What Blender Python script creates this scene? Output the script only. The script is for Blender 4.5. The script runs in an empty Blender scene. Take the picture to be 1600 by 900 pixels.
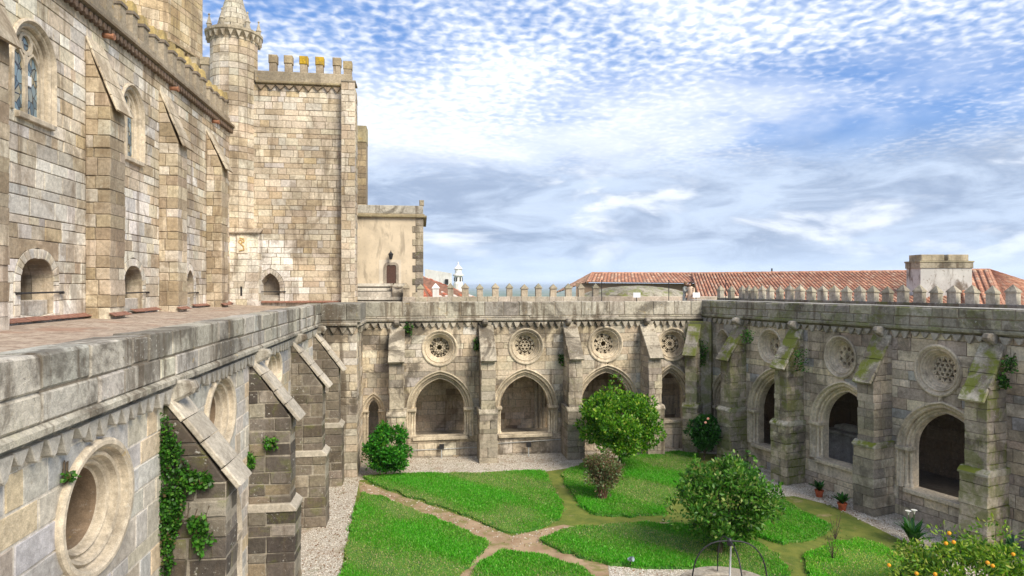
import bpy, math, random
import numpy as np
from mathutils import Vector, Matrix

# ------------------------------------------------------------------ camera, sky, sun, exposure
scene = bpy.context.scene
COL = scene.collection
EYE = 8.8                       # camera height above the garden
FOC = 1000.0                    # focal length in pixels of the 1600 px wide photograph
PHI = math.atan(142 / FOC)      # yaw to the right of the cloister's long axis (+Y)
CP, SP = math.cos(PHI), math.sin(PHI)
HORIZON = 447.0

cd = bpy.data.cameras.new('camera')
cam = bpy.data.objects.new('camera', cd)
COL.objects.link(cam)
cam.location = (0, 0, EYE)
cam.rotation_euler = (math.pi / 2, 0, -PHI)
cd.sensor_width = 36
cd.lens = 36 * FOC / 1600
cd.shift_y = -3 / 1600
cd.clip_start = 0.1
cd.clip_end = 60000
scene.camera = cam

SUN_AZ, SUN_EL = math.radians(147), math.radians(42)     # azimuth from +Y towards +X
def build_world():
    w = bpy.data.worlds.new('World')
    scene.world = w
    w.use_nodes = True
    nt = w.node_tree
    nt.nodes.clear()
    N = lambda t, **k: _node(nt, t, **k)
    L = nt.links.new
    out = N('ShaderNodeOutputWorld'); bg = N('ShaderNodeBackground')
    bg.inputs['Strength'].default_value = 0.094
    L(bg.outputs[0], out.inputs[0])
    sky = N('ShaderNodeTexSky'); sky.sky_type = 'NISHITA'; sky.sun_disc = False
    sky.sun_elevation = SUN_EL; sky.sun_rotation = SUN_AZ
    sky.air_density = 1.0; sky.dust_density = 0.6; sky.ozone_density = 2.0
    tc = N('ShaderNodeTexCoord')
    sep = N('ShaderNodeSeparateXYZ'); L(tc.outputs['Generated'], sep.inputs[0])
    def M(op, a, b=None, c=None, clamp=False):
        n = N('ShaderNodeMath'); n.operation = op; n.use_clamp = clamp
        for i, x in enumerate((a, b, c)):
            if x is None: continue
            if isinstance(x, (int, float)): n.inputs[i].default_value = x
            else: L(x, n.inputs[i])
        return n.outputs[0]
    def mix(f, a, b):
        n = N('ShaderNodeMix'); n.data_type = 'RGBA'
        if isinstance(f, (int, float)): n.inputs['Factor'].default_value = f
        else: L(f, n.inputs['Factor'])
        for s, x in (('A', a), ('B', b)):
            k = [i for i in n.inputs if i.name == s and i.type == 'RGBA'][0]
            if isinstance(x, tuple): k.default_value = (*x, 1)
            else: L(x, k)
        return [o for o in n.outputs if o.type == 'RGBA'][0]
    def noise(vec, scale, detail=4, rough=.55, dist=0.0):
        n = N('ShaderNodeTexNoise'); n.inputs['Scale'].default_value = scale
        n.inputs['Detail'].default_value = detail; n.inputs['Roughness'].default_value = rough
        n.inputs['Distortion'].default_value = dist
        L(vec, n.inputs['Vector']); return n.outputs['Fac']
    def ramp(x, a, b):
        n = N('ShaderNodeMapRange'); n.interpolation_type = 'SMOOTHSTEP'
        n.inputs['From Min'].default_value = a; n.inputs['From Max'].default_value = b
        L(x, n.inputs['Value']); return n.outputs['Result']
    z = M('MAXIMUM', sep.outputs['Z'], 0.0)
    zz = M('ADD', z, 0.10)
    px, py = M('DIVIDE', sep.outputs['X'], zz), M('DIVIDE', sep.outputs['Y'], zz)
    pl = N('ShaderNodeCombineXYZ'); L(px, pl.inputs[0]); L(py, pl.inputs[1])
    P = pl.outputs[0]
    # layer seen low: stretched banks
    st = N('ShaderNodeCombineXYZ')
    L(sep.outputs['X'], st.inputs[0]); L(sep.outputs['Y'], st.inputs[1]); L(M('MULTIPLY', sep.outputs['Z'], 3.6), st.inputs[2])
    S = st.outputs[0]
    # altocumulus: small puffs broken out of a high sheet
    warp = noise(P, 1.3, 2)
    puff = noise(P, 27.0, 2, .4, .25)
    big = noise(P, 0.62, 2, .5)
    cover = M('ADD', M('MULTIPLY', big, 1.35), M('MULTIPLY', puff, .52))
    veil = noise(P, 2.6, 5, .6, .4)
    cover = M('ADD', cover, M('MULTIPLY', veil, .35))
    high = ramp(cover, .90, 1.38)
    blue = mix(0.55, sky.outputs[0], (1.3, 3.1, 7.6))
    base = mix(0.30, blue, (3.2, 5.0, 8.6))
    lum = mix(ramp(puff, .35, .68), (7.2, 7.9, 9.0), (9.3, 9.4, 9.6))
    c1 = mix(high, blue, lum)
    # low banks of grey stratocumulus with bright rims
    bank = noise(S, 3.1, 7, .56, .35)
    bank2 = noise(S, 7.5, 6, .6, .5)
    bm = M('ADD', M('MULTIPLY', bank, .8), M('MULTIPLY', bank2, .28))
    band = M('MULTIPLY', M('MULTIPLY', ramp(sep.outputs['Z'], .36, .24), ramp(noise(S, 2.2, 5, .6, .4), .32, .62)), .72)
    c1 = mix(band, c1, mix(ramp(bank2, .3, .65), (7.9, 8.3, 9.1), (9.4, 9.5, 9.7)))
    lowmask = M('MULTIPLY', ramp(sep.outputs['Z'], .235, .15), ramp(sep.outputs['Z'], -.01, .05))
    sheet = mix(ramp(bank2, .35, .62), (7.4, 8.0, 9.0), (9.2, 9.4, 9.7))
    grey = mix(ramp(bank2, .34, .66), (3.0, 3.8, 5.3), (5.2, 6.2, 7.8))
    bankc = mix(ramp(bm, .42, .53), sheet, grey)
    c2 = mix(M('MULTIPLY', lowmask, .95), c1, bankc)
    # pale air close to the horizon
    c3 = mix(M('MULTIPLY', ramp(sep.outputs['Z'], .085, .0), .75), c2, (6.0, 7.3, 9.2))
    L(c3, bg.inputs['Color'])

def _node(nt, t, **k):
    n = nt.nodes.new(t)
    for a, b in k.items(): setattr(n, a, b)
    return n
build_world()

sd = bpy.data.lights.new('sun', 'SUN')
sd.energy = 3.7
sd.angle = math.radians(28)
sd.color = (1.0, 0.905, 0.75)
sun = bpy.data.objects.new('sun', sd); COL.objects.link(sun)
_sv = Vector((math.sin(SUN_AZ) * math.cos(SUN_EL), math.cos(SUN_AZ) * math.cos(SUN_EL), math.sin(SUN_EL)))
sun.rotation_euler = _sv.to_track_quat('Z', 'Y').to_euler()
sun.location = _sv * 80

vs_ = scene.view_settings
vs_.view_transform = 'Standard'; vs_.look = 'None'; vs_.gamma = 1; vs_.use_curve_mapping = False
vs_.exposure = 0.5
scene.cycles.max_bounces = 8
scene.cycles.diffuse_bounces = 5
scene.cycles.use_denoising = True

# ------------------------------------------------------------------ helpers
R = random.Random(7)
NP = np.random.default_rng(11)
V = Vector

def ray(px, py):
    xc = (px - 800) / FOC
    return V((xc * CP + SP, CP - xc * SP, -(py - HORIZON) / FOC))
def depth_of(p):                # distance along the camera axis
    return p[1] * CP + p[0] * SP
def ground(px, py, z=0.0):
    d = ray(px, py); t = (z - EYE) / d.z
    return V((d.x * t, d.y * t, z))
def at_depth(px, py, zc):
    d = ray(px, py) * zc
    return V((d.x, d.y, EYE + d.z))

class Frame:                    # a wall plane: u along it, v up, w out of its face
    def __init__(s, o, U, N):
        s.o, s.U, s.N = V(o), V(U).normalized(), V(N).normalized()
    def p(s, u, v, w=0.0):
        return (s.o.x + s.U.x * u + s.N.x * w, s.o.y + s.U.y * u + s.N.y * w, s.o.z + v)
    def hit(s, px, py, w=0.0):
        d = ray(px, py)
        o = s.o + s.N * w
        t = (o - V((0, 0, EYE))).dot(s.N) / d.dot(s.N)
        q = V((0, 0, EYE)) + d * t
        return (q - s.o).dot(s.U), q.z - s.o.z
    def u(s, px, w=0.0): return s.hit(px, HORIZON, w)[0]
    def v(s, px, py, w=0.0): return s.hit(px, py, w)[1]
    def mat(s, u, v, w=0.0):
        m = Matrix.Identity(4)
        m.col[0] = (*s.U, 0); m.col[1] = (*s.N, 0); m.col[2] = (0, 0, 1, 0)
        m.col[3] = (*s.p(u, v, w), 1)
        return m

def thing(name, label, cat, loc=(0, 0, 0), group=None, kind=None):
    o = bpy.data.objects.new(name, None); COL.objects.link(o)
    o.location = loc; o.empty_display_size = .2
    tag(o, label, cat, group, kind)
    return o
def tag(o, label=None, cat=None, group=None, kind=None):
    if label: o['label'] = label
    if cat: o['category'] = cat
    if group: o['group'] = group
    if kind: o['kind'] = kind
    return o
def attach(o, parent):
    if parent is not None:
        o.parent = parent
        if parent.parent is None and parent.type == 'EMPTY':
            o.matrix_parent_inverse = Matrix.Translation(-parent.location)
    return o
def part_empty(name, parent):
    o = bpy.data.objects.new(name, None); COL.objects.link(o); o.empty_display_size = .1
    return attach(o, parent)
def inst(name, mesh, parent, m):
    o = bpy.data.objects.new(name, mesh); COL.objects.link(o)
    o.matrix_basis = m
    return attach(o, parent)

class MB:
    def __init__(s): s.v, s.f, s.t = [], [], []
    def add(s, verts, faces, tone=(.4, .4, .4)):
        k = len(s.v)
        s.v.extend(verts); s.t.extend([tone] * len(verts))
        s.f.extend([tuple(i + k for i in f) for f in faces])
    def box(s, c, d, tone=(.4, .4, .4), rz=0.0):
        ca, sa = math.cos(rz), math.sin(rz); q = []
        for z in (-.5, .5):
            for x, y in ((-.5, -.5), (.5, -.5), (.5, .5), (-.5, .5)):
                X, Y = x * d[0], y * d[1]
                q.append((c[0] + X * ca - Y * sa, c[1] + X * sa + Y * ca, c[2] + z * d[2]))
        s.add(q, [(3, 2, 1, 0), (4, 5, 6, 7), (0, 1, 5, 4), (1, 2, 6, 5), (2, 3, 7, 6), (3, 0, 4, 7)], tone)
    def fbox(s, fr, u0, u1, v0, v1, w0, w1, tone=(.4, .4, .4), bev=0.0):
        prism(s, fr, [(u0, v0), (u1, v0), (u1, v1), (u0, v1)], w0, w1, tone, bev)
    def tube(s, pts, rad, n=8, tone=(.4, .4, .4), closed=False):
        pts = [V(p) for p in pts]; m = len(pts); rings = []
        rads = rad if isinstance(rad, (list, tuple)) else [rad] * m
        up = V((0, 0, 1))
        for i, p in enumerate(pts):
            if closed: d = pts[(i + 1) % m] - pts[i - 1]
            else: d = pts[min(i + 1, m - 1)] - pts[max(i - 1, 0)]
            d.normalize()
            a = d.cross(up)
            if a.length < .05: a = d.cross(V((1, 0, 0)))
            a.normalize(); b = d.cross(a)
            rings.append([tuple(p + (a * math.cos(k * math.tau / n) + b * math.sin(k * math.tau / n)) * rads[i]) for k in range(n)])
        fs = []
        for i in range(m if closed else m - 1):
            j = (i + 1) % m
            for k in range(n):
                l = (k + 1) % n
                fs.append((i * n + k, i * n + l, j * n + l, j * n + k))
        if not closed:
            fs.append(tuple(range(n))); fs.append(tuple((m - 1) * n + k for k in reversed(range(n))))
        s.add([q for r in rings for q in r], fs, tone)
    def lathe(s, c, prof, n=24, tone=(.4, .4, .4), a0=0.0):
        q, fs = [], []
        for r, z in prof:
            for k in range(n):
                a = a0 + k * math.tau / n
                q.append((c[0] + r * math.cos(a), c[1] + r * math.sin(a), c[2] + z))
        for i in range(len(prof) - 1):
            for k in range(n):
                l = (k + 1) % n
                fs.append((i * n + k, i * n + l, (i + 1) * n + l, (i + 1) * n + k))
        if prof[0][0] > 1e-4: fs.append(tuple(reversed(range(n))))
        if prof[-1][0] > 1e-4: fs.append(tuple((len(prof) - 1) * n + k for k in range(n)))
        s.add(q, fs, tone)
    def mesh(s, name, mat, smooth=False):
        me = bpy.data.meshes.new(name)
        me.from_pydata(s.v, [], s.f)
        if s.v:
            a = me.color_attributes.new('tone', 'FLOAT_COLOR', 'POINT')
            arr = np.ones((len(s.v), 4), dtype=np.float32); arr[:, :3] = np.array(s.t, dtype=np.float32)
            a.data.foreach_set('color', arr.ravel())
        if smooth:
            me.polygons.foreach_set('use_smooth', [True] * len(me.polygons))
        me.materials.append(mat)
        return me
    def build(s, name, mat, parent=None, smooth=False, kind=None):
        o = bpy.data.objects.new(name, s.mesh(name, mat, smooth)); COL.objects.link(o)
        attach(o, parent)
        if kind: o['kind'] = kind
        return o

def inset(poly, d):
    n = len(poly); A = sum(poly[i][0] * poly[(i + 1) % n][1] - poly[(i + 1) % n][0] * poly[i][1] for i in range(n))
    sg = 1 if A > 0 else -1
    out = []
    for i in range(n):
        p0, p1, p2 = poly[i - 1], poly[i], poly[(i + 1) % n]
        e1 = (p1[0] - p0[0], p1[1] - p0[1]); e2 = (p2[0] - p1[0], p2[1] - p1[1])
        l1 = math.hypot(*e1) or 1e-6; l2 = math.hypot(*e2) or 1e-6
        n1 = (-e1[1] / l1 * sg, e1[0] / l1 * sg); n2 = (-e2[1] / l2 * sg, e2[0] / l2 * sg)
        bx, by = n1[0] + n2[0], n1[1] + n2[1]
        k = bx * bx + by * by
        if k < .3: bx, by, k = n1[0], n1[1], 2.0
        out.append((p1[0] + bx * 2 * d / k, p1[1] + by * 2 * d / k))
    return out

def area(poly):
    return abs(sum(poly[i][0] * poly[(i + 1) % len(poly)][1] - poly[(i + 1) % len(poly)][0] * poly[i][1] for i in range(len(poly)))) / 2

def slab_geo(fr, poly, w0, w1, bev):
    """a stone: poly on the wall plane, back at w0, bevelled face at w1"""
    n = len(poly)
    p2 = inset(poly, bev)
    q = [fr.p(u, v, w0) for u, v in poly] + [fr.p(u, v, w1 - bev) for u, v in poly] + [fr.p(u, v, w1) for u, v in p2]
    fs = []
    for r in (0, n):
        for i in range(n):
            j = (i + 1) % n
            fs.append((r + i, r + j, r + n + j, r + n + i))
    fs.append(tuple(range(2 * n, 3 * n)))
    return q, fs

def prism(mb, fr, poly, w0, w1, tone, bev=0.0):
    n = len(poly)
    if bev <= 0:
        q = [fr.p(u, v, w0) for u, v in poly] + [fr.p(u, v, w1) for u, v in poly]
        fs = [(i, (i + 1) % n, n + (i + 1) % n, n + i) for i in range(n)] + [tuple(range(n)), tuple(range(n, 2 * n))]
    else:
        p2 = inset(poly, bev)
        q = ([fr.p(u, v, w0) for u, v in p2] + [fr.p(u, v, w0 + bev) for u, v in poly] +
             [fr.p(u, v, w1 - bev) for u, v in poly] + [fr.p(u, v, w1) for u, v in p2])
        fs = []
        for r in (0, n, 2 * n):
            for i in range(n):
                j = (i + 1) % n
                fs.append((r + i, r + j, r + n + j, r + n + i))
        fs += [tuple(range(n)), tuple(range(3 * n, 4 * n))]
    mb.add(q, fs, tone)

# ---- openings in a wall plane
class Arch:
    def __init__(s, uc, a, vb, vs, va):
        s.uc, s.a, s.vb, s.vs, s.va = uc, a, vb, vs, va
        h = va - vs; s.c = (h * h - a * a) / (2 * a); s.R = a + s.c
        s.lo, s.hi, s.flat = vb, va, True
    def half(s, v, o=0.0):
        if v <= s.vs: return s.a + o
        q = (s.R + o) ** 2 - (v - s.vs) ** 2
        return max(0.0, math.sqrt(q) - s.c) if q > 0 else 0.0
    def span(s, v):
        if v < s.lo - 1e-6 or v > s.hi: return (s.uc, s.uc)
        h = s.half(v); return (s.uc - h, s.uc + h)
    def grown(s, o):
        r = Arch(s.uc, s.a + o, s.vb, s.vs, s.vs + math.sqrt(max((s.R + o) ** 2 - s.c ** 2, .01)))
        return r
    def curve(s, o, n=14):      # left springing over the apex to right springing
        th = math.acos(max(-1, min(1, s.c / (s.R + o))))
        l = []
        for i in range(n + 1):
            t = th * i / n
            l.append((s.uc + s.c - (s.R + o) * math.cos(t), s.vs + (s.R + o) * math.sin(t)))
        l[-1] = (s.uc, l[-1][1])
        return l + [(2 * s.uc - u, v) for u, v in reversed(l[:-1])]
class Round:
    def __init__(s, uc, vc, ru, rv):
        s.uc, s.vc, s.ru, s.rv = uc, vc, ru, rv
        s.lo, s.hi, s.flat = vc - rv, vc + rv, False
    def span(s, v):
        k = (v - s.vc) / s.rv
        if abs(k) >= 1: return (s.uc, s.uc)
        h = s.ru * math.sqrt(1 - k * k); return (s.uc - h, s.uc + h)
class Rect:
    def __init__(s, u0, u1, v0, v1):
        s.u0, s.u1, s.lo, s.hi, s.flat = u0, u1, v0, v1, True
        s.uc = (u0 + u1) / 2
    def span(s, v):
        return (s.u0, s.u1) if s.lo - 1e-6 <= v <= s.hi + 1e-6 else (s.uc, s.uc)

def rows_for(v0, v1, h, rng, snaps=()):
    n = max(1, round((v1 - v0) / h)); b = [v0 + (v1 - v0) * i / n for i in range(n + 1)]
    for i in range(1, n): b[i] += rng.uniform(-.22, .22) * h
    for sv in snaps:
        if v0 < sv < v1:
            i = min(range(1, len(b) - 1), key=lambda k: abs(b[k] - sv)) if len(b) > 2 else None
            if i is not None: b[i] = sv
    return b

def wall_polys(u0, u1, v0, v1, h, wmean, opens, rng):
    """masonry layout: a list of (polygon, row index) stones and the row pieces for the mortar behind"""
    stones, core = [], []
    rows = rows_for(v0, v1, h, rng, [o.lo for o in opens if o.flat] + [o.hi for o in opens if isinstance(o, Rect)])
    for ri in range(len(rows) - 1):
        va, vb = rows[ri], rows[ri + 1]
        hit = sorted([o for o in opens if o.lo < vb - 1e-4 and o.hi > va + 1e-4], key=lambda o: o.uc)
        bounds, left = [], None
        for o in hit: bounds.append((left, o)); left = o
        bounds.append((left, None))
        vv = [va + 1e-5 + (vb - va - 2e-5) * i / 5 for i in range(6)]
        for lo, ro in bounds:
            Ls = [max(u0, lo.span(v)[1]) if lo else u0 for v in vv]
            Rs = [min(u1, ro.span(v)[0]) if ro else u1 for v in vv]
            if max(r - l for l, r in zip(Ls, Rs)) < .03: continue
            Rs = [max(l + .005, r) for l, r in zip(Ls, Rs)]
            core.append([(l, v) for l, v in zip(Ls, vv)] + [(r, v) for r, v in reversed(list(zip(Rs, vv)))])
            a, b = max(Ls), min(Rs)
            cuts = []
            if b - a > wmean * .8:
                u = a + wmean * rng.uniform(.25, .9)
                while u < b - wmean * .3:
                    cuts.append(u); u += wmean * rng.choice((rng.uniform(.4, .8), rng.uniform(.8, 1.3), rng.uniform(1.1, 1.8)))
            edges = [None] + cuts + [None]
            for k in range(len(edges) - 1):
                l = edges[k]; r = edges[k + 1]
                if l is None:
                    P = [(x, v) for x, v in zip(Ls, vv)] if lo else [(u0, va), (u0, vb)]
                else: P = [(l + rng.uniform(-.012, .012), va), (l + rng.uniform(-.012, .012), vb)]
                if r is None:
                    Q = [(x, v) for x, v in zip(Rs, vv)] if ro else [(u1, va), (u1, vb)]
                else: Q = [(r, va), (r, vb)]
                poly = Q + P[::-1]
                if area(poly) > .012: stones.append((poly, ri))
    return stones, core

class Masonry:
    """collects the stones of one thing; the largest in view become objects, the rest one mesh"""
    def __init__(s): s.items = []
    def add(s, geo, tone, size): s.items.append((size, geo, tone))
    def build(s, parent, mat, name='stone', limit=300, rest='stone_courses'):
        s.items.sort(key=lambda x: -x[0])
        for _, (q, f), t in s.items[:limit]:
            mb = MB(); mb.add(q, f, t); mb.build(name, mat, parent)
        if len(s.items) > limit:
            mb = MB()
            for _, (q, f), t in s.items[limit:]: mb.add(q, f, t)
            mb.build(rest, mat, parent, kind='stuff')

def in_view(p, m=60):
    d = V(p) - V((0, 0, EYE)); zc = d.y * CP + d.x * SP
    if zc < .5: return False, 1
    x = 800 + FOC * (d.x * CP - d.y * SP) / zc; y = HORIZON - FOC * d.z / zc
    return (-m < x < 1600 + m and -m < y < 900 + m), zc

def lay_wall(mas, core_mb, fr, u0, u1, v0, v1, h, wmean, opens, tonef, rng, gap=.010, bev=.012, proud=.02, back=-.05, cw=-.02):
    st, core = wall_polys(u0, u1, v0, v1, h, wmean, opens, rng)
    for poly, ri in st:
        cu = sum(p[0] for p in poly) / len(poly); cv = sum(p[1] for p in poly) / len(poly)
        p2 = inset(poly, gap)
        if area(p2) < .006: continue
        if len(p2) == 4: p2 = [(a + rng.uniform(-.009, .009), b + rng.uniform(-.009, .009)) for a, b in p2]
        w1 = rng.uniform(-.006, .014) * (proud / .02)
        vis, zc = in_view(fr.p(cu, cv))
        mas.add(slab_geo(fr, p2, back, w1, bev), tonef(cu, cv, rng), area(poly) / zc ** 2 * (1 if vis else .001))
    if core_mb is not None:
        for poly in core:
            core_mb.add([fr.p(u, v, cw) for u, v in poly], [tuple(range(len(poly)))], MORTAR)

# ------------------------------------------------------------------ materials
def new_mat(name):
    m = bpy.data.materials.new(name); m.use_nodes = True
    nt = m.node_tree; nt.nodes.clear()
    out = nt.nodes.new('ShaderNodeOutputMaterial'); bs = nt.nodes.new('ShaderNodeBsdfPrincipled')
    nt.links.new(bs.outputs[0], out.inputs[0])
    return m, nt, bs, out
class NT:
    def __init__(s, nt): s.nt = nt; s.L = nt.links.new
    def n(s, t): return s.nt.nodes.new(t)
    def math(s, op, a, b=None, clamp=False):
        n = s.n('ShaderNodeMath'); n.operation = op; n.use_clamp = clamp
        for i, x in enumerate((a, b)):
            if x is None: continue
            if isinstance(x, (int, float)): n.inputs[i].default_value = x
            else: s.L(x, n.inputs[i])
        return n.outputs[0]
    def mix(s, f, a, b, blend='MIX'):
        n = s.n('ShaderNodeMix'); n.data_type = 'RGBA'; n.blend_type = blend
        if isinstance(f, (int, float)): n.inputs['Factor'].default_value = f
        else: s.L(f, n.inputs['Factor'])
        for nm, x in (('A', a), ('B', b)):
            k = [i for i in n.inputs if i.name == nm and i.type == 'RGBA'][0]
            if isinstance(x, tuple): k.default_value = (*x[:3], 1)
            else: s.L(x, k)
        return [o for o in n.outputs if o.type == 'RGBA'][0]
    def noise(s, vec, scale, detail=4, rough=.55, dist=0.0):
        n = s.n('ShaderNodeTexNoise')
        n.inputs['Scale'].default_value = scale; n.inputs['Detail'].default_value = detail
        n.inputs['Roughness'].default_value = rough; n.inputs['Distortion'].default_value = dist
        if vec is not None: s.L(vec, n.inputs['Vector'])
        return n.outputs['Fac']
    def voronoi(s, vec, scale, out='Distance', feature='F1'):
        n = s.n('ShaderNodeTexVoronoi'); n.feature = feature; n.inputs['Scale'].default_value = scale
        if vec is not None: s.L(vec, n.inputs['Vector'])
        return n.outputs[out]
    def ramp(s, x, a, b, c=0.0, d=1.0):
        n = s.n('ShaderNodeMapRange'); n.interpolation_type = 'SMOOTHSTEP'
        for k, y in (('From Min', a), ('From Max', b), ('To Min', c), ('To Max', d)): n.inputs[k].default_value = y
        s.L(x, n.inputs['Value']); return n.outputs['Result']
    def pos(s, scale=(1, 1, 1)):
        g = s.n('ShaderNodeNewGeometry')
        if scale == (1, 1, 1): return g.outputs['Position']
        m = s.n('ShaderNodeMapping'); m.inputs['Scale'].default_value = scale
        s.L(g.outputs['Position'], m.inputs['Vector']); return m.outputs['Vector']
    def nz(s):
        g = s.n('ShaderNodeNewGeometry'); x = s.n('ShaderNodeSeparateXYZ'); s.L(g.outputs['Normal'], x.inputs[0]); return x.outputs['Z']
    def grey(s, f):
        c = s.n('ShaderNodeCombineColor')
        for i in range(3): s.L(f, c.inputs[i])
        return c.outputs[0]
    def bump(s, h, strength, dist, bs):
        b = s.n('ShaderNodeBump'); b.inputs['Strength'].default_value = strength; b.inputs['Distance'].default_value = dist
        s.L(h, b.inputs['Height']); s.L(b.outputs[0], bs.inputs['Normal'])
    def attr(s, name='tone'):
        a = s.n('ShaderNodeAttribute'); a.attribute_name = name; return a.outputs['Color']

def stone_mat(name, stain=.35, lichen=.3, moss=.1, bump=.5, yellow=.1, streak=.3, rough=.92, sc=(.080, .066, .050), kc=(.105, .078, .052)):
    m, nt, bs, _ = new_mat(name); q = NT(nt); P = q.pos()
    c = q.attr()
    grain = q.noise(P, 9, 6, .62)
    fine = q.noise(P, 55, 4, .65)
    c = q.mix(1.0, c, q.grey(q.ramp(grain, .25, .75, .76, 1.22)), 'MULTIPLY')
    c = q.mix(1.0, c, q.grey(q.ramp(fine, .3, .7, .84, 1.15)), 'MULTIPLY')
    c = q.mix(1.0, c, q.grey(q.ramp(q.noise(P, .30, 5, .62, .4), .32, .68, .70, 1.16)), 'MULTIPLY')
    # weather stains: soft blotches and vertical runs with shapes of their own
    s1 = q.ramp(q.noise(P, .55, 8, .68, .6), .50, .62)
    s2 = q.ramp(q.noise(q.pos((1.9, 1.9, .22)), 1.0, 7, .66, .3), .51, .64)
    c = q.mix(q.math('MULTIPLY', s1, stain), c, sc)
    c = q.mix(q.math('MULTIPLY', s2, streak), c, kc)
    li = q.math('MULTIPLY', q.ramp(q.noise(P, 13, 5, .7), .58, .68), q.ramp(q.noise(P, 1.7, 3), .45, .6))
    c = q.mix(q.math('MULTIPLY', li, lichen), c, (.60, .59, .53))
    dk = q.math('MULTIPLY', q.ramp(q.noise(P, 24, 4, .7, .4), .60, .70), q.ramp(q.noise(P, 2.3, 3), .42, .62))
    c = q.mix(q.math('MULTIPLY', dk, lichen), c, (.06, .058, .052))
    ye = q.math('MULTIPLY', q.ramp(q.noise(P, 4.0, 5, .65), .60, .70), q.ramp(q.noise(P, .9, 2), .48, .62))
    c = q.mix(q.math('MULTIPLY', ye, yellow), c, (.42, .27, .05))
    if moss > 0:
        up = q.ramp(q.nz(), -.1, .75, .55, 1.0)
        mo = q.math('MULTIPLY', q.ramp(q.noise(P, 1.6, 6, .68, .5), .62 - .22 * moss, .74 - .18 * moss), up)
        c = q.mix(q.math('MULTIPLY', mo, min(1, moss * 1.15)), c, (.14, .165, .02))
    q.L(c, bs.inputs['Base Color'])
    bs.inputs['Roughness'].default_value = rough; bs.inputs['Specular IOR Level'].default_value = .25
    hgt = q.math('ADD', q.math('MULTIPLY', grain, .7), q.math('MULTIPLY', fine, .4))
    q.bump(hgt, bump, .04, bs)
    return m

def plain_mat(name, col, rough=.8, var=.25, scale=8, bump=.2, spec=.3, metal=0.0, use_tone=False):
    m, nt, bs, _ = new_mat(name); q = NT(nt); P = q.pos()
    f = q.noise(P, scale, 5, .6)
    c = q.attr() if use_tone else None
    if c is None:
        r = q.n('ShaderNodeRGB'); r.outputs[0].default_value = (*col, 1); c = r.outputs[0]
    c = q.mix(1.0, c, q.grey(q.ramp(f, .25, .75, 1 - var, 1 + var)), 'MULTIPLY')
    q.L(c, bs.inputs['Base Color'])
    bs.inputs['Roughness'].default_value = rough; bs.inputs['Specular IOR Level'].default_value = spec
    bs.inputs['Metallic'].default_value = metal
    if bump: q.bump(f, bump, .02, bs)
    return m

def leaf_mat(name, trans=.35, rough=.45):
    m, nt, bs, out = new_mat(name); q = NT(nt)
    c = q.attr()
    q.L(c, bs.inputs['Base Color']); bs.inputs['Roughness'].default_value = rough
    bs.inputs['Specular IOR Level'].default_value = .35
    t = q.n('ShaderNodeBsdfTranslucent')
    q.L(q.mix(1.0, c, (1.25, 1.5, .55), 'MULTIPLY'), t.inputs['Color'])
    ms = q.n('ShaderNodeMixShader'); ms.inputs[0].default_value = trans
    q.L(bs.outputs[0], ms.inputs[1]); q.L(t.outputs[0], ms.inputs[2]); q.L(ms.outputs[0], out.inputs[0])
    return m

def scaled(c, g): return tuple(x * g for x in c)
MORTAR = (.27, .225, .17)
M_church = stone_mat('church_granite', stain=.55, lichen=.35, moss=0, bump=.6, yellow=.12, streak=.6, sc=(.20, .145, .09), kc=(.17, .12, .075))
M_tran = stone_mat('transept_granite', stain=.55, lichen=.35, moss=0, bump=.6, yellow=.16, streak=.6, sc=(.18, .135, .09), kc=(.14, .105, .07))
M_clois = stone_mat('cloister_granite', stain=.8, lichen=.4, moss=.14, bump=.6, yellow=.12, streak=.75)
M_left = stone_mat('pale_cloister_granite', stain=.18, lichen=.35, moss=.04, bump=.6, yellow=.12, streak=.15)
M_right = stone_mat('mossy_cloister_granite', stain=.5, lichen=.4, moss=.22, bump=.6, yellow=.12, streak=.5)
M_mossy = stone_mat('mossy_buttress_granite', stain=.72, lichen=.75, moss=.85, bump=.7, yellow=.1, streak=.5)
M_dark = stone_mat('dark_buttress_granite', stain=.6, lichen=.8, moss=.42, bump=.9, yellow=.08, streak=.5)  # dark granite with heavy lichen and some moss
M_para = stone_mat('lichened_parapet_granite', stain=.72, lichen=1.0, moss=.16, bump=1.0, yellow=.45, streak=.75)
M_parar = stone_mat('mossy_parapet_granite', stain=.75, lichen=.8, moss=.62, bump=.9, yellow=.25, streak=.7)
M_carve = stone_mat('carved_limestone', stain=.38, lichen=.35, moss=.08, bump=.4, yellow=.14, streak=.4)
M_ocu = stone_mat('oculus_stone', stain=.3, lichen=.3, moss=.04, bump=.35, yellow=.55, streak=.3)
M_merlon = stone_mat('merlon_granite', stain=.35, lichen=.5, moss=.15, bump=.5, yellow=.75, streak=.3)
M_mortar = stone_mat('lime_mortar', stain=.3, lichen=.2, moss=.05, bump=.5, yellow=.05, streak=.3)
M_iron = plain_mat('black_iron', (.02, .02, .022), .5, .3, 20, .1, .4)
M_leaf = leaf_mat('leaf')
M_bark = plain_mat('bark', (.10, .075, .05), .9, .4, 14, .6)
M_terra = plain_mat('terracotta', (.38, .13, .06), .8, .35, 9, .3, use_tone=True)

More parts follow.
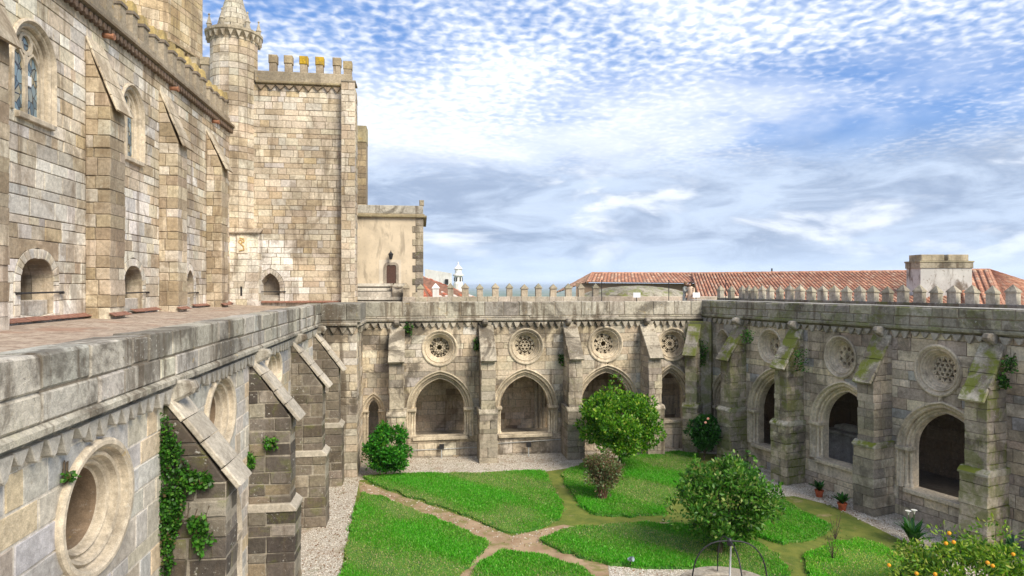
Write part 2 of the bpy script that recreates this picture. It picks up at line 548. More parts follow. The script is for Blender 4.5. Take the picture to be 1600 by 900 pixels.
def pick(rng, opts, var=.09):
    tot = sum(o[0] for o in opts); k = rng.uniform(0, tot)
    for wgt, c in opts:
        k -= wgt
        if k <= 0: break
    g = 1 + rng.uniform(-var, var)
    return (c[0] * g, c[1] * g * (1 + rng.uniform(-.02, .02)), c[2] * g * (1 + rng.uniform(-.05, .05)))
WARM = [(4, (.575, .485, .365)), (3.4, (.635, .56, .445)), (1.5, (.50, .40, .285)), (1.4, (.55, .50, .43)), (.4, (.56, .44, .285))]
PALE = [(4, (.76, .71, .62)), (2, (.70, .62, .49)), (1, (.63, .60, .55))]
GREYB = [(3, (.56, .47, .35)), (3, (.45, .395, .315)), (2, (.53, .435, .31)), (1, (.37, .32, .255)), (1, (.58, .52, .42))]
LEFTW = [(4, (.50, .475, .43)), (3, (.54, .49, .41)), (1.5, (.45, .44, .425)), (1, (.55, .45, .32)), (1, (.45, .39, .315))]
RIGHTW = [(3, (.65, .545, .40)), (3, (.69, .60, .465)), (2, (.44, .37, .295)), (1, (.54, .43, .325)), (1, (.43, .41, .385))]
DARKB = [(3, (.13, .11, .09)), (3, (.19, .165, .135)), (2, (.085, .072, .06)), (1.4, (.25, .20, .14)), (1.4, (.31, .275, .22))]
MIDB = [(3, (.43, .37, .285)), (2, (.36, .31, .245)), (2, (.50, .43, .325)), (1, (.30, .26, .205))]
UMBER = [(3, (.18, .15, .115)), (2, (.24, .20, .155)), (1, (.13, .105, .08)), (1, (.29, .25, .195))]
CREAM = (.57, .485, .36)

# ------------------------------------------------------------------ architecture helpers
def extrude_u(mb, fr, u0, u1, prof, tone, seg=1):
    """a moulding: profile in (w, v), run along u"""
    n = len(prof); q = []
    for i in range(seg + 1):
        u = u0 + (u1 - u0) * i / seg
        q += [fr.p(u, v, w) for w, v in prof]
    fs = []
    for i in range(seg):
        for k in range(n):
            l = (k + 1) % n
            fs.append((i * n + k, i * n + l, (i + 1) * n + l, (i + 1) * n + k))
    fs += [tuple(range(n)), tuple(seg * n + k for k in range(n))]
    mb.add(q, fs, tone)

def strip(mb, fr, pts, width, w0, w1, tone, closed=False):
    """a flat stone bar following a line on the wall plane"""
    m = len(pts); L_, R_ = [], []
    for i in range(m):
        a = pts[(i - 1) % m] if closed or i > 0 else pts[i]
        b = pts[(i + 1) % m] if closed or i < m - 1 else pts[i]
        dx, dy = b[0] - a[0], b[1] - a[1]; l = math.hypot(dx, dy) or 1
        nx, ny = -dy / l * width / 2, dx / l * width / 2
        L_.append((pts[i][0] + nx, pts[i][1] + ny)); R_.append((pts[i][0] - nx, pts[i][1] - ny))
    q = []
    for i in range(m):
        q += [fr.p(*L_[i], w0), fr.p(*R_[i], w0), fr.p(*R_[i], w1), fr.p(*L_[i], w1)]
    fs = []
    for i in range(m if closed else m - 1):
        j = (i + 1) % m
        for k in range(4):
            l = (k + 1) % 4
            fs.append((i * 4 + k, i * 4 + l, j * 4 + l, j * 4 + k))
    mb.add(q, fs, tone)

def circ(uc, vc, ru, rv=None, n=20, a0=0.0):
    rv = ru if rv is None else rv
    return [(uc + ru * math.cos(a0 + k * math.tau / n), vc + rv * math.sin(a0 + k * math.tau / n)) for k in range(n)]

def rose(fr, rd, parent, kind, mat, deep=.5, tone=CREAM, rin=.60, trac=True, name='rose_window', prof=None, hole_shade=None):
    e = part_empty(name, parent)
    n = 48; prof = prof or [(1.06, -.04), (1.06, .05), (1.0, .075), (.95, .05), (.93, .0), (.90, .0), (.88, -.06), (.83, -.03), (.79, -.07), (.77, -.14),
                    (.73, -.15), (.69, -.12 - deep * .25), (.66, -deep * .5), (rin + .02, -deep * .7), (rin, -deep * .8), (rin, -deep - .25)]
    mb = MB()
    for i in range(len(prof) - 1):
        q = []
        for r, w in prof[i:i + 2]:
            q += [fr.p(u, v, w) for u, v in circ(rd.uc, rd.vc, rd.ru * r, rd.rv * r, n)]
        mb.add(q, [(k, (k + 1) % n, n + (k + 1) % n, n + k) for k in range(n)], hole_shade if hole_shade and prof[i][1] <= -.29 else tone)  # deep bands get a darker tone, shade put into the colour
    mb.build('moulded_ring', mat, e, smooth=True)
    if not trac: return e
    mb = MB(); w0, w1 = -deep - .06, -deep * .8
    a, b = rd.ru * rin, rd.rv * rin
    T = lambda pts: [(rd.uc + x * a, rd.vc + y * b) for x, y in pts]
    bw = .085 * (a + b) / 1.1
    S = lambda pts, closed=True, k=1.0: strip(mb, fr, T(pts), bw * k, w0, w1, tone, closed)
    S(circ(0, 0, .95, n=36), True, 1.3)
    if kind in (0, 2):
        m = 8 if kind == 0 else 6
        for j in range(m):
            t0 = j * math.tau / m + .2
            S([(.93 * math.cos(t0), .93 * math.sin(t0)), (.36 * math.cos(t0 + math.pi / m), .36 * math.sin(t0 + math.pi / m)),
               (.93 * math.cos(t0 + math.tau / m), .93 * math.sin(t0 + math.tau / m))], False)
            S(circ(.72 * math.cos(t0 + math.pi / m), .72 * math.sin(t0 + math.pi / m), .2, n=10), True, .8)
        S(circ(0, 0, .34, n=16))
    elif kind == 1:
        for s0 in (math.pi / 2, -math.pi / 2):
            S([(.93 * math.cos(s0 + k * math.tau / 3), .93 * math.sin(s0 + k * math.tau / 3)) for k in range(3)])
        S(circ(0, 0, .2, n=14))
        for k in range(6):
            t0 = k * math.tau / 6
            S(circ(.74 * math.cos(t0), .74 * math.sin(t0), .17, n=10), True, .8)
            S([(.2 * math.cos(t0 + .52), .2 * math.sin(t0 + .52)), (.54 * math.cos(t0 + .52), .54 * math.sin(t0 + .52))], False, .8)
    else:
        for k in range(4):
            t0 = k * math.tau / 4
            S(circ(.22 * math.cos(t0), .22 * math.sin(t0), .16, n=10))
        for k in range(8):
            t0 = k * math.tau / 8 + .39
            S(circ(.66 * math.cos(t0), .66 * math.sin(t0), .24, n=12))
    mb.build('tracery', mat, e)
    return e

def gothic_arch(fr, ar, parent, mat, tone=CREAM, o=.42, deep=.55, name='arch', shafts=True, sill=True, cap=True):
    """moulded pointed arch: archivolts, jambs with shafts, capitals and a sill"""
    e = part_empty(name, parent)
    prof = [(o + .05, -.04), (o + .05, .06), (o - .01, .085), (o - .05, .03), (o - .07, -.02), (o - .13, -.03), (o - .15, .0), (o - .19, -.05), (o - .20, -.17),
            (o - .24, -.13), (o - .29, -.17), (o - .31, -.26), (.06, -.27), (.02, -.22), (.0, -.30), (.0, -deep)]
    curves = [[fr.p(u, v, w) for u, v in ar.curve(of, 12)] for of, w in prof]
    n = len(curves[0]); mb = MB()
    for i in range(len(prof) - 1):
        mb.add(curves[i] + curves[i + 1], [(k, k + 1, n + k + 1, n + k) for k in range(n - 1)], tone)
    mb.build('archivolt', mat, e, smooth=True)
    for s in (-1, 1):
        mb = MB(); q = []
        for v in (ar.vb, ar.vs):
            q += [fr.p(ar.uc + s * (ar.a + of), v, w) for of, w in prof]
        m = len(prof)
        mb.add(q, [(k, k + 1, m + k + 1, m + k) for k in range(m - 1)], tone)
        mb.build('jamb', mat, e)
        if shafts:
            for of, w in ((o - .10, -.02), (o - .25, -.14), (.05, -.24)):
                sm = MB(); bu = ar.uc + s * (ar.a + of)
                sm.tube([fr.p(bu, ar.vb, w), fr.p(bu, ar.vb + .12, w), fr.p(bu, ar.vb + .14, w), fr.p(bu, ar.vs - .34, w), fr.p(bu, ar.vs - .3, w),
                         fr.p(bu, ar.vs - .26, w), fr.p(bu, ar.vs - .05, w)], [.10, .10, .065, .062, .082, .066, .115], 8, tone)
                sm.build('shaft', mat, e, smooth=True)
        if cap:
            cm = MB()
            u0, u1 = sorted((ar.uc + s * (ar.a - .05), ar.uc + s * (ar.a + o + .08)))
            prism(cm, fr, [(u0, ar.vs - .06), (u1, ar.vs - .06), (u1, ar.vs + .07), (u0, ar.vs + .07)], -deep + .1, .10, tone, .02)
            cm.build('capital', mat, e)
    if sill:
        sm = MB()
        prism(sm, fr, [(ar.uc - ar.a - .15, ar.vb - .16), (ar.uc + ar.a + .15, ar.vb - .16), (ar.uc + ar.a + .15, ar.vb), (ar.uc - ar.a - .15, ar.vb)], -deep, .13, tone, .02)
        sm.build('sill', mat, e)
    return e

def buttress(fr, uc, wd, pr, vtop, vtip, voff, parent, mat, tones, cmat, ctone, rng, h=.36, v0=0.0, base_add=.14, ncop=3, cth=.13, mortar=None):
    e = part_empty('buttress', parent)
    sf = Frame(fr.p(uc - wd / 2, 0, 0), fr.N, fr.U)
    def reach(v):
        if v <= vtip: return pr
        return max(.02, pr * (vtop - v) / (vtop - vtip))
    tiers = [(v0, voff, base_add, base_add * .7)] if voff else []
    tiers.append((voff or v0, vtop - .05, 0, 0))
    for va_, vb_, add, wadd in tiers:
        rows = rows_for(va_, vb_, h, rng, [vtip] if vtip < vb_ else [])
        for i in range(len(rows) - 1):
            a, b = rows[i], rows[i + 1]
            pa, pb = reach(a) + add, reach(b) + add
            cuts = [0]
            if min(pa, pb) > .8: cuts.append(rng.choice((.38, .5, .62)) * min(pa, pb))
            elif min(pa, pb) > .5: cuts.append(rng.uniform(.3, .55) * min(pa, pb))
            cuts.append(None)
            for k in range(len(cuts) - 1):
                l, r = cuts[k], cuts[k + 1]
                poly = [(l, a), (pa if r is None else r, a), (pb if r is None else r, b), (l, b)]
                if area(poly) < .015: continue
                poly = [(a_ + (rng.uniform(-.02, .02) if a_ > .05 else 0), b_ + rng.uniform(-.008, .008)) for a_, b_ in inset(poly, .012 if mortar else .008)]
                j = rng.uniform(-.02, .02)
                mb = MB()
                if r is None and rng.random() < .55:       # two stones across the front
                    cu = wd * rng.uniform(.35, .65)
                    prism(mb, sf, poly, -wadd + j, cu - .008, pick(rng, tones), .02); mb.build('stone', mat, e); mb = MB()
                    prism(mb, sf, poly, cu + .008, wd + wadd + j, pick(rng, tones), .02)
                else:
                    prism(mb, sf, poly, -wadd + j, wd + wadd + j, pick(rng, tones), .02)
                mb.build('stone', mat, e)
    mb = MB()                                               # mortar heart
    ci = .022 if mortar else .03
    prism(mb, sf, [(-.05, v0), (pr - ci, v0), (pr - ci, vtip), (.0, vtop - .08), (-.05, vtop - .08)], ci, wd - ci, mortar or MORTAR, 0)
    mb.build('core', M_mortar, e)
    if mortar and voff:
        mb = MB(); prism(mb, sf, [(-.05, v0), (pr + base_add - ci, v0), (pr + base_add - ci, voff), (-.05, voff)], ci - base_add * .7, wd - ci + base_add * .7, mortar, 0); mb.build('core', M_mortar, e)
    if voff:
        mb = MB(); ba = base_add
        prism(mb, sf, [(0, voff - .02), (pr + ba + .03, voff - .02), (pr + ba + .03, voff + .05), (pr, voff + .2), (0, voff + .2)], -ba * .7 - .03, wd + ba * .7 + .03, ctone, .015)
        mb.build('weathering', cmat, e)
    dw, dv = pr + .2, (vtip - .12) - vtop
    L = math.hypot(dw, dv); tx, ty = dw / L, dv / L; nx, ny = -ty, tx
    cut = [0] + [(i + rng.uniform(-.15, .15)) / ncop for i in range(1, ncop)] + [1]
    for i in range(ncop):
        s0, s1 = cut[i] * L + .008, cut[i + 1] * L - .008
        lift = rng.uniform(-.01, .02)
        pt = lambda s, t: (.0 + tx * s + nx * (t + lift), vtop + ty * s + ny * (t + lift))
        mb = MB()
        prism(mb, sf, [pt(s0, -.02), pt(s1, -.02), pt(s1, cth), pt(s0, cth)], -.035 + rng.uniform(-.015, .015), wd + .035 + rng.uniform(-.015, .015),
              scaled(ctone, rng.uniform(.86, 1.1)), .02)
        mb.build('coping_slab', cmat, e)
    return e

def cornice(fr, u0, u1, v, parent, mat, tone, tooth_mat, tooth_tone, step=.36, out=.16, skip=None):
    mb = MB()
    extrude_u(mb, fr, u0, u1, [(-.1, v - .14), (.04, v - .14), (.07, v - .09), (out - .02, v - .05), (out + .06, v - .03), (out + .06, v + .05), (out, v + .10), (-.1, v + .10)], tone, 1)
    mb.build('cornice', mat, parent)
    tm = MB()
    prism(tm, Frame((0, 0, 0), (1, 0, 0), (0, 1, 0)), [(-step * .46, 0), (-.05, -.25), (0, -.29), (.05, -.25), (step * .46, 0)], 0, .15, tooth_tone, .012)
    me = tm.mesh('corbel', tooth_mat)
    k = int((u1 - u0) / step)
    for i in range(k):
        u = u0 + (i + .5) * (u1 - u0) / k
        if skip and skip(u): continue
        inst('corbel', me, parent, fr.mat(u + R.uniform(-.02, .02), v - .13, 0) @ Matrix.Rotation(R.uniform(-.05, .05), 4, 'Y') @ Matrix.Diagonal((R.uniform(.86, 1.05), R.uniform(.8, 1.1), R.choice((R.uniform(.9, 1.08), R.uniform(.9, 1.08), R.uniform(.6, .9))), 1)))

def parapet(fr, u0, u1, va, vb, parent, mat, tones, rng, w0=-.42, w1=.17, wm=1.0, rowsplit=.5):
    rows = [va, va + (vb - va) * rowsplit, vb]
    core = MB(); core.fbox(fr, u0 + .02, u1 - .02, va, vb - .03, w0 + .03, w1 - .03, MORTAR); core.build('core', M_mortar, parent)
    for ri in range(2):
        u = u0; a, b = rows[ri], rows[ri + 1]
        while u < u1 - .01:
            e = u + wm * rng.uniform(.6, 1.5)
            if u1 - e < wm * .5: e = u1
            mb = MB(); j = rng.uniform(-.012, .012)
            poly = [(u + .006, a + .004), (e - .006, a + .004), (e - .010, b - .004 + rng.uniform(-.022, .008)), (u + .010, b - .004 + rng.uniform(-.022, .008))]
            prism(mb, fr, poly, w0, w1 + j * 1.6, pick(rng, tones, .13), rng.uniform(.02, .045))
            mb.build('coping_stone' if ri else 'parapet_stone', mat, parent)
            u = e

def gargoyle(fr, u, v, parent, mat, tone):
    mb = MB()
    prism(mb, Frame(fr.p(u - .13, 0, 0), fr.N, fr.U), [(0, v - .3), (.18, v - .28), (.5, v - .12), (.55, v - .02), (.5, v + .1), (.3, v + .13), (0, v + .1)], 0, .26, tone, .05)
    mb.build('gargoyle', mat, parent)

def merlon_mesh(wd, dp, ht, cap, mat, tone, ctone, over=.05):
    mb = MB()
    mb.box((0, 0, ht / 2), (wd, dp, ht), tone)
    a, b = wd / 2 + over, dp / 2 + over
    mb.add([(-a, -b, ht), (a, -b, ht), (a, b, ht), (-a, b, ht), (-a * .9, -b * .9, ht + .07), (a * .9, -b * .9, ht + .07), (a * .9, b * .9, ht + .07), (-a * .9, b * .9, ht + .07), (0, 0, ht + cap)],
           [(3, 2, 1, 0), (0, 1, 5, 4), (1, 2, 6, 5), (2, 3, 7, 6), (3, 0, 4, 7), (4, 5, 8), (5, 6, 8), (6, 7, 8), (7, 4, 8)], ctone)
    return mb.mesh('merlon', mat)

# ------------------------------------------------------------------ planes of the place
D = 33.1
FB = Frame((0, D, 0), (1, 0, 0), (0, -1, 0))                        # far cloister wall
FL = Frame((-4.7, 0, 0), (0, 1, 0), (1, 0, 0))                      # cloister wall under the church terrace
CR = V((15.22, D, 0)); UR = V((.2701, -.9628, 0)).normalized(); NR = V((-.9628, -.2701, 0)).normalized()
FR = Frame(CR, UR, NR)                                              # cloister wall on the other side
FK = Frame((0, 30.2, 0), (1, 0, 0), (0, -1, 0))                     # corner pier
FN = Frame((-10.5, 0, 0), (0, 1, 0), (1, 0, 0))                     # church nave
FT = Frame((0, 38.0, 0), (1, 0, 0), (0, -1, 0))                     # transept front
RIGHT_END = 19.0

def flat(name, pts, z, mat, kind='structure', parent=None):
    mb = MB(); mb.add([(p[0], p[1], z if len(p) < 3 else p[2]) for p in pts], [tuple(range(len(pts)))], (.4, .4, .4))
    o = mb.build(name, mat, parent)
    if kind: o['kind'] = kind
    return o

# ------------------------------------------------------------------ ground of the garden
def ground_mats():
    out = {}
    m, nt, bs, _ = new_mat('white_gravel'); q = NT(nt); P = q.pos()
    cell = q.voronoi(P, 22, 'Color'); sx = q.n('ShaderNodeSeparateColor'); q.L(cell, sx.inputs[0])
    d = q.voronoi(P, 22)
    c = q.mix(q.ramp(sx.outputs[0], .1, .9), (.50, .44, .36), (.84, .80, .72))
    c = q.mix(q.ramp(d, .28, .62), c, (.36, .31, .245))
    c = q.mix(q.math('MULTIPLY', q.ramp(q.noise(P, .7, 6, .65, .4), .52, .66), .42), c, (.27, .165, .10))
    c = q.mix(q.math('MULTIPLY', q.ramp(q.noise(P, 1.4, 5, .65), .56, .66), .35), c, (.12, .15, .05))
    q.L(c, bs.inputs['Base Color']); bs.inputs['Roughness'].default_value = .9
    q.bump(q.math('SUBTRACT', 1.0, d), .9, .03, bs); out['gravel'] = m
    m, nt, bs, _ = new_mat('trodden_earth'); q = NT(nt); P = q.pos()
    c = q.mix(q.ramp(q.noise(P, 1.3, 6, .65), .3, .7), (.27, .175, .10), (.41, .295, .185))
    c = q.mix(q.math('MULTIPLY', q.ramp(q.noise(P, 30, 3, .7), .55, .7), .5), c, (.24, .16, .10))
    c = q.mix(q.math('MULTIPLY', q.ramp(q.noise(P, .8, 6, .68), .50, .62), .8), c, (.16, .16, .035))
    q.L(c, bs.inputs['Base Color']); bs.inputs['Roughness'].default_value = .95
    q.bump(q.noise(P, 18, 5, .7), .5, .03, bs); out['earth'] = m
    m, nt, bs, _ = new_mat('mossy_earth'); q = NT(nt); P = q.pos()
    c = q.mix(q.ramp(q.noise(P, 1.6, 6, .65), .32, .66), (.085, .125, .012), (.17, .185, .028))
    c = q.mix(q.math('MULTIPLY', q.ramp(q.noise(P, 1.0, 5, .65), .58, .7), .7), c, (.34, .25, .14))
    q.L(c, bs.inputs['Base Color']); bs.inputs['Roughness'].default_value = .95
    q.bump(q.noise(P, 22, 5, .7), .5, .03, bs); out['moss'] = m
    m, nt, bs, _ = new_mat('lawn_turf'); q = NT(nt); P = q.pos()
    c = q.mix(q.ramp(q.noise(P, 1.1, 5, .6), .35, .65), (.03, .12, .012), (.07, .20, .02))
    q.L(c, bs.inputs['Base Color']); bs.inputs['Roughness'].default_value = .9
    q.bump(q.noise(P, 40, 4, .7), .6, .03, bs); out['turf'] = m
    return out
GM = ground_mats()
flat('ground', [(-12, -3), (26, -3), (26, 41), (-12, 41)], 0.0, GM['gravel'])
G = lambda l, z=0.0: [tuple(ground(x, y, z)[:2]) for x, y in l]
flat('garden_soil', G([(562, 750), (850, 737), (1060, 706), (1100, 710), (1190, 782), (1240, 775), (1300, 790), (1450, 880), (1450, 930), (525, 930)]), .002, GM['moss'])
flat('earth_path', G([(560, 752), (600, 765), (745, 815), (800, 838), (850, 826), (905, 815), (985, 812), (1050, 812), (1050, 824), (910, 826), (855, 846), (950, 884), (955, 902), (925, 905), (790, 862), (765, 905), (705, 915), (760, 852), (600, 785), (562, 768)]), .004, GM['earth'])
for z_, pl_ in ((.008, [(838, 738), (868, 738), (900, 790), (930, 805), (1040, 806), (1040, 816), (905, 824), (868, 818), (882, 800)]), (.008, [(1040, 806), (1092, 708), (1150, 712), (1090, 815), (1050, 826)]),
                (.006, [(1090, 822), (1150, 800), (1190, 780), (1240, 775), (1300, 790), (1420, 850), (1450, 880), (1450, 930), (1290, 930), (1230, 905), (1160, 870)])):
    flat('mossy_path', G(pl_), z_, GM['moss'])

BEDS = {
 'a': [(566, 747), (640, 743), (740, 741), (848, 738), (862, 758), (878, 790), (880, 803), (868, 818), (838, 830), (795, 836), (768, 824), (740, 812), (660, 785), (600, 765)],
 'b': [(565, 772), (600, 780), (680, 812), (764, 850), (752, 868), (715, 902), (690, 925), (525, 925), (538, 880), (550, 820)],
 'c': [(785, 862), (850, 872), (915, 892), (940, 925), (720, 925), (745, 890)],
 'd': [(876, 742), (912, 726), (980, 716), (1058, 708), (1092, 712), (1070, 745), (1040, 806), (985, 810), (930, 806), (912, 797), (890, 768)],
 'e': [(843, 846), (870, 836), (905, 825), (975, 821), (1050, 822), (1110, 828), (1170, 845), (1215, 870), (1235, 905), (1085, 892), (1010, 890), (955, 884), (905, 872), (868, 860)],
 'f': [(1185, 788), (1225, 785), (1262, 806), (1298, 826), (1292, 838), (1225, 853), (1180, 840), (1150, 815)],
 'g': [(1255, 872), (1290, 856), (1340, 843), (1375, 855), (1420, 885), (1445, 925), (1290, 925), (1262, 895)],
}
def inside(p, poly):
    x, y = p; r = False
    for i in range(len(poly)):
        x1, y1 = poly[i]; x2, y2 = poly[i - 1]
        if (y1 > y) != (y2 > y) and x < (x2 - x1) * (y - y1) / (y2 - y1) + x1: r = not r
    return r
def leaf_mesh(name, pts, dirs, sizes, tones, mat, aspect=.5, fold=.25):
    """one folded kite per leaf: pts base (N,3), dirs (N,3) along the leaf"""
    pts = np.asarray(pts, float); dirs = np.asarray(dirs, float); n = len(pts)
    dirs /= np.linalg.norm(dirs, axis=1, keepdims=True) + 1e-9
    rnd = NP.normal(size=(n, 3)); side = np.cross(dirs, rnd); side /= np.linalg.norm(side, axis=1, keepdims=True) + 1e-9
    up = np.cross(side, dirs); s = np.asarray(sizes)[:, None]
    mid = pts + dirs * s * .5
    v = np.empty((n, 4, 3))
    v[:, 0] = pts; v[:, 1] = mid + side * s * aspect * .5 + up * s * fold * .3; v[:, 2] = pts + dirs * s; v[:, 3] = mid - side * s * aspect * .5 + up * s * fold * .3
    me = bpy.data.meshes.new(name)
    me.vertices.add(n * 4); me.vertices.foreach_set('co', v.ravel())
    idx = np.arange(n * 4).reshape(n, 4)
    tri = np.stack([idx[:, [0, 1, 2]], idx[:, [0, 2, 3]]], 1).reshape(-1)
    me.loops.add(len(tri)); me.loops.foreach_set('vertex_index', tri)
    me.polygons.add(len(tri) // 3); me.polygons.foreach_set('loop_start', np.arange(0, len(tri), 3))
    me.update(calc_edges=True); me.validate()
    a = me.color_attributes.new('tone', 'FLOAT_COLOR', 'POINT')
    arr = np.ones((n, 4, 4), np.float32); arr[:, :, :3] = np.asarray(tones, np.float32)[:, None, :]
    a.data.foreach_set('color', arr.ravel())
    me.materials.append(mat)
    return me
def leaf_obj(name, parent, *a, **k):
    o = bpy.data.objects.new(name, leaf_mesh(name, *a, **k)); COL.objects.link(o)
    return attach(o, parent)
def tones_of(n, cols, wts, var=.25):
    k = NP.choice(len(cols), n, p=np.array(wts) / sum(wts))
    t = np.array(cols)[k] * (1 + NP.uniform(-var, var, (n, 1)))
    return t

LAWN_LABEL = {
 'a': 'long lawn bed below the two arches nearest the corner pier', 'b': 'lawn bed beside the gravel strip under the pale cloister wall',
 'c': 'small lawn wedge at the foot of the crossing earth paths', 'd': 'lawn bed around the reddish shrub in front of the round tree',
 'e': 'lawn bed around the trunk of the tree by the fountain', 'f': 'short lawn bed between the fountain tree and the potted plants',
 'g': 'bright lawn bed with bare rose stems beside the orange tree'}
bed_polys = {}
def ragged(poly, step=.3, amp=.06):
    out = []
    for i in range(len(poly)):
        a, b = poly[i], poly[(i + 1) % len(poly)]; l = math.hypot(b[0] - a[0], b[1] - a[1]); k = max(1, int(l / step))
        nx, ny = -(b[1] - a[1]) / l, (b[0] - a[0]) / l
        for j in range(k):
            o = R.gauss(0, amp); out.append((a[0] + (b[0] - a[0]) * j / k + nx * o, a[1] + (b[1] - a[1]) * j / k + ny * o))
    return out
for key, px in BEDS.items():
    poly = ragged(inset(G(px), .02)); bed_polys[key] = poly
    n = len(poly); mb = MB(); H = .11
    inn = inset(poly, .05)
    q = [(x, y, -.02) for x, y in poly] + [(x, y, H * .6) for x, y in poly] + [(x, y, H) for x, y in inn]
    fs = [(r + i, r + (i + 1) % n, r + n + (i + 1) % n, r + n + i) for r in (0, n) for i in range(n)] + [tuple(range(2 * n, 3 * n))]
    mb.add(q, fs, (.05, .15, .02))
    lawn = mb.build('lawn', GM['turf']); lawn['kind'] = 'structure'; lawn['label'] = LAWN_LABEL[key]
    xs = [p[0] for p in poly]; ys = [p[1] for p in poly]
    ar = area(poly); want = int(ar * 2500)
    pts = []
    X = NP.uniform(min(xs), max(xs), want * 4); Y = NP.uniform(min(ys), max(ys), want * 4)
    hit_ = np.zeros(len(X), bool)
    for i in range(len(poly)):
        (x1, y1), (x2, y2) = poly[i], poly[i - 1]
        if y1 == y2: continue
        hit_ ^= ((y1 > Y) != (y2 > Y)) & (X < (x2 - x1) * (Y - y1) / (y2 - y1) + x1)
    pts = [(x, y, .07) for x, y in zip(X[hit_][:want], Y[hit_][:want])]
    for i in range(len(poly)):                                       # stray tufts over the edge and on the paths
        for _ in range(14):
            f = R.random(); o = abs(R.gauss(0, .055)) * R.choice((1, 1, -1)); a, b = poly[i - 1], poly[i]; l = math.hypot(b[0] - a[0], b[1] - a[1]) or 1
            pts.append((a[0] + (b[0] - a[0]) * f - (b[1] - a[1]) / l * o, a[1] + (b[1] - a[1]) * f + (b[0] - a[0]) / l * o, .01))
    pts = np.array(pts); n = len(pts)
    dr = NP.normal(size=(n, 3)) * .5; dr[:, 2] = 1
    patch = np.sin(pts[:, 0] * 1.3 + 1.7 * np.sin(pts[:, 1] * .9)) + np.sin(pts[:, 1] * 1.1 + pts[:, 0] * .6 + 2) + .6 * np.sin(pts[:, 0] * 3.1 + pts[:, 1] * 2.3) + NP.normal(size=n) * .6
    sz = .065 + .035 * np.clip(patch, -1, 1.6) * .6 + NP.uniform(0, .05, n)
    cols = tones_of(n, [(.085, .33, .02), (.14, .42, .035), (.06, .25, .016), (.27, .42, .11)], [4, 3.4, 1.6, 1.4])
    dry = (patch < -.4)[:, None]
    cols = np.where(dry, cols * np.array([2.1, 1.05, 2.8]), cols) * np.array([1.12, .98, 1.05])
    lush = (patch > 1.1)[:, None]; cols = np.where(lush, cols * np.array([.8, 1.12, .8]), cols)
    if key == 'g': cols = cols * np.array([1.3, 1.25, 1.1])
    g = leaf_obj('grass', None, pts, dr, sz, cols, M_leaf, aspect=.28, fold=.1)
    tag(g, 'mown green grass of the ' + LAWN_LABEL[key], 'grass', kind='stuff')

# ------------------------------------------------------------------ far cloister gallery
rng = random.Random(3)
gb = thing('cloister_gallery', 'far cloister gallery with four round tracery windows above pointed arches', 'gallery', (6, D, 0), 'three wings of the cloister')
mas, core = Masonry(), MB()
u_l = FB.u(556, 0)
u_r = CR.x
def archB(pl, pr_, pya, pys, pyb):
    c = (pl + pr_) / 2; u0, u1 = FB.u(pl), FB.u(pr_)
    return Arch((u0 + u1) / 2, (u1 - u0) / 2, FB.v(c, pyb), FB.v(c, pys), FB.v(c, pya))
AB = [archB(649, 726, 593, 640, 682), archB(783, 858, 589, 637, 678), archB(911, 986, 583, 632, 672), archB(1028, 1069, 583, 620, 656)]
DOOR = archB(574, 593, 624, 642, 716)
RB = []
for cx, cy, ro in ((687, 544, 27), (822, 541, 27), (946, 538, 27), (1051, 538, 25)):
    u, v = FB.hit(cx, cy); k = depth_of(FB.p(u, v)) / FOC
    RB.append(Round(u, v, ro * k * .98, ro * k))
opens = [a.grown(.42) for a in AB] + [DOOR.grown(.26)] + RB
for o in opens:
    if isinstance(o, Arch): o.lo = o.vb
def tone_back(u, v, r):
    return pick(r, WARM if r.random() < .35 and v > 2 else GREYB)
lay_wall(mas, core, FB, u_l, u_r, 0, 7.0, .36, .78, opens, tone_back, rng)
mas.build(gb, M_clois)
core.build('mortar', M_mortar, gb)
for a in AB: gothic_arch(FB, a, gb, M_carve, CREAM)
gothic_arch(FB, DOOR, gb, M_carve, CREAM, o=.26, deep=.5, sill=False, name='doorway')
for i, r in enumerate(RB): rose(FB, r, gb, (0, 1, 2, 3)[i], M_carve)
cornice(FB, u_l, u_r + .1, 7.05, gb, M_para, (.40, .36, .29), M_clois, (.46, .41, .33))
parapet(FB, FB.u(560, .17), u_r - .1, 7.15, 8.0, gb, M_para, [(3, (.46, .42, .345)), (2, (.52, .47, .375)), (1, (.40, .365, .30))], rng, wm=1.15, rowsplit=.12)
for px_, wd in ((620, .72), (761, .72), (895, .72), (1017, .72)):
    u = FB.u(px_, .7)
    buttress(FB, u, wd, 1.35, 6.7, 5.15, 2.45, gb, M_clois if px_ != 895 else M_dark, MIDB, M_clois, (.46, .405, .315), rng, cth=.10)
for px_ in (620, 757, 886, 1008): gargoyle(FB, FB.u(px_), 6.98, gb, M_clois, (.25, .22, .18))
FBI = Frame((0, D + 3.7, 0), (1, 0, 0), (0, -1, 0))
mas, core = Masonry(), MB()
lay_wall(mas, core, FBI, FBI.u(560) - 1, FBI.u(1110) + 2, 0, 6.6, .36, .62, [], lambda u, v, r: pick(r, [(6, (.68, .55, .40)), (3, (.60, .46, .31)), (.5, (.34, .25, .17))]), rng, gap=.005, bev=.006)
mas.build(gb, M_church, limit=0, rest='inner_wall'); core.build('inner_mortar', M_mortar, gb)
for px_ in (843, 997):
    mb = MB(); u = FBI.u(px_)
    for du, w in ((-.22, .12), (0, .22), (.22, .12)): mb.tube([FBI.p(u + du, .2, w), FBI.p(u + du, 4.2, w)], .11, 8, CREAM)
    mb.build('clustered_pier', M_carve, gb)
mb = MB(); mb.box((6, D + 2.9, 6.75), (26, 4.6, .3), (.4, .36, .3)); mb.build('vault', M_mortar, gb)
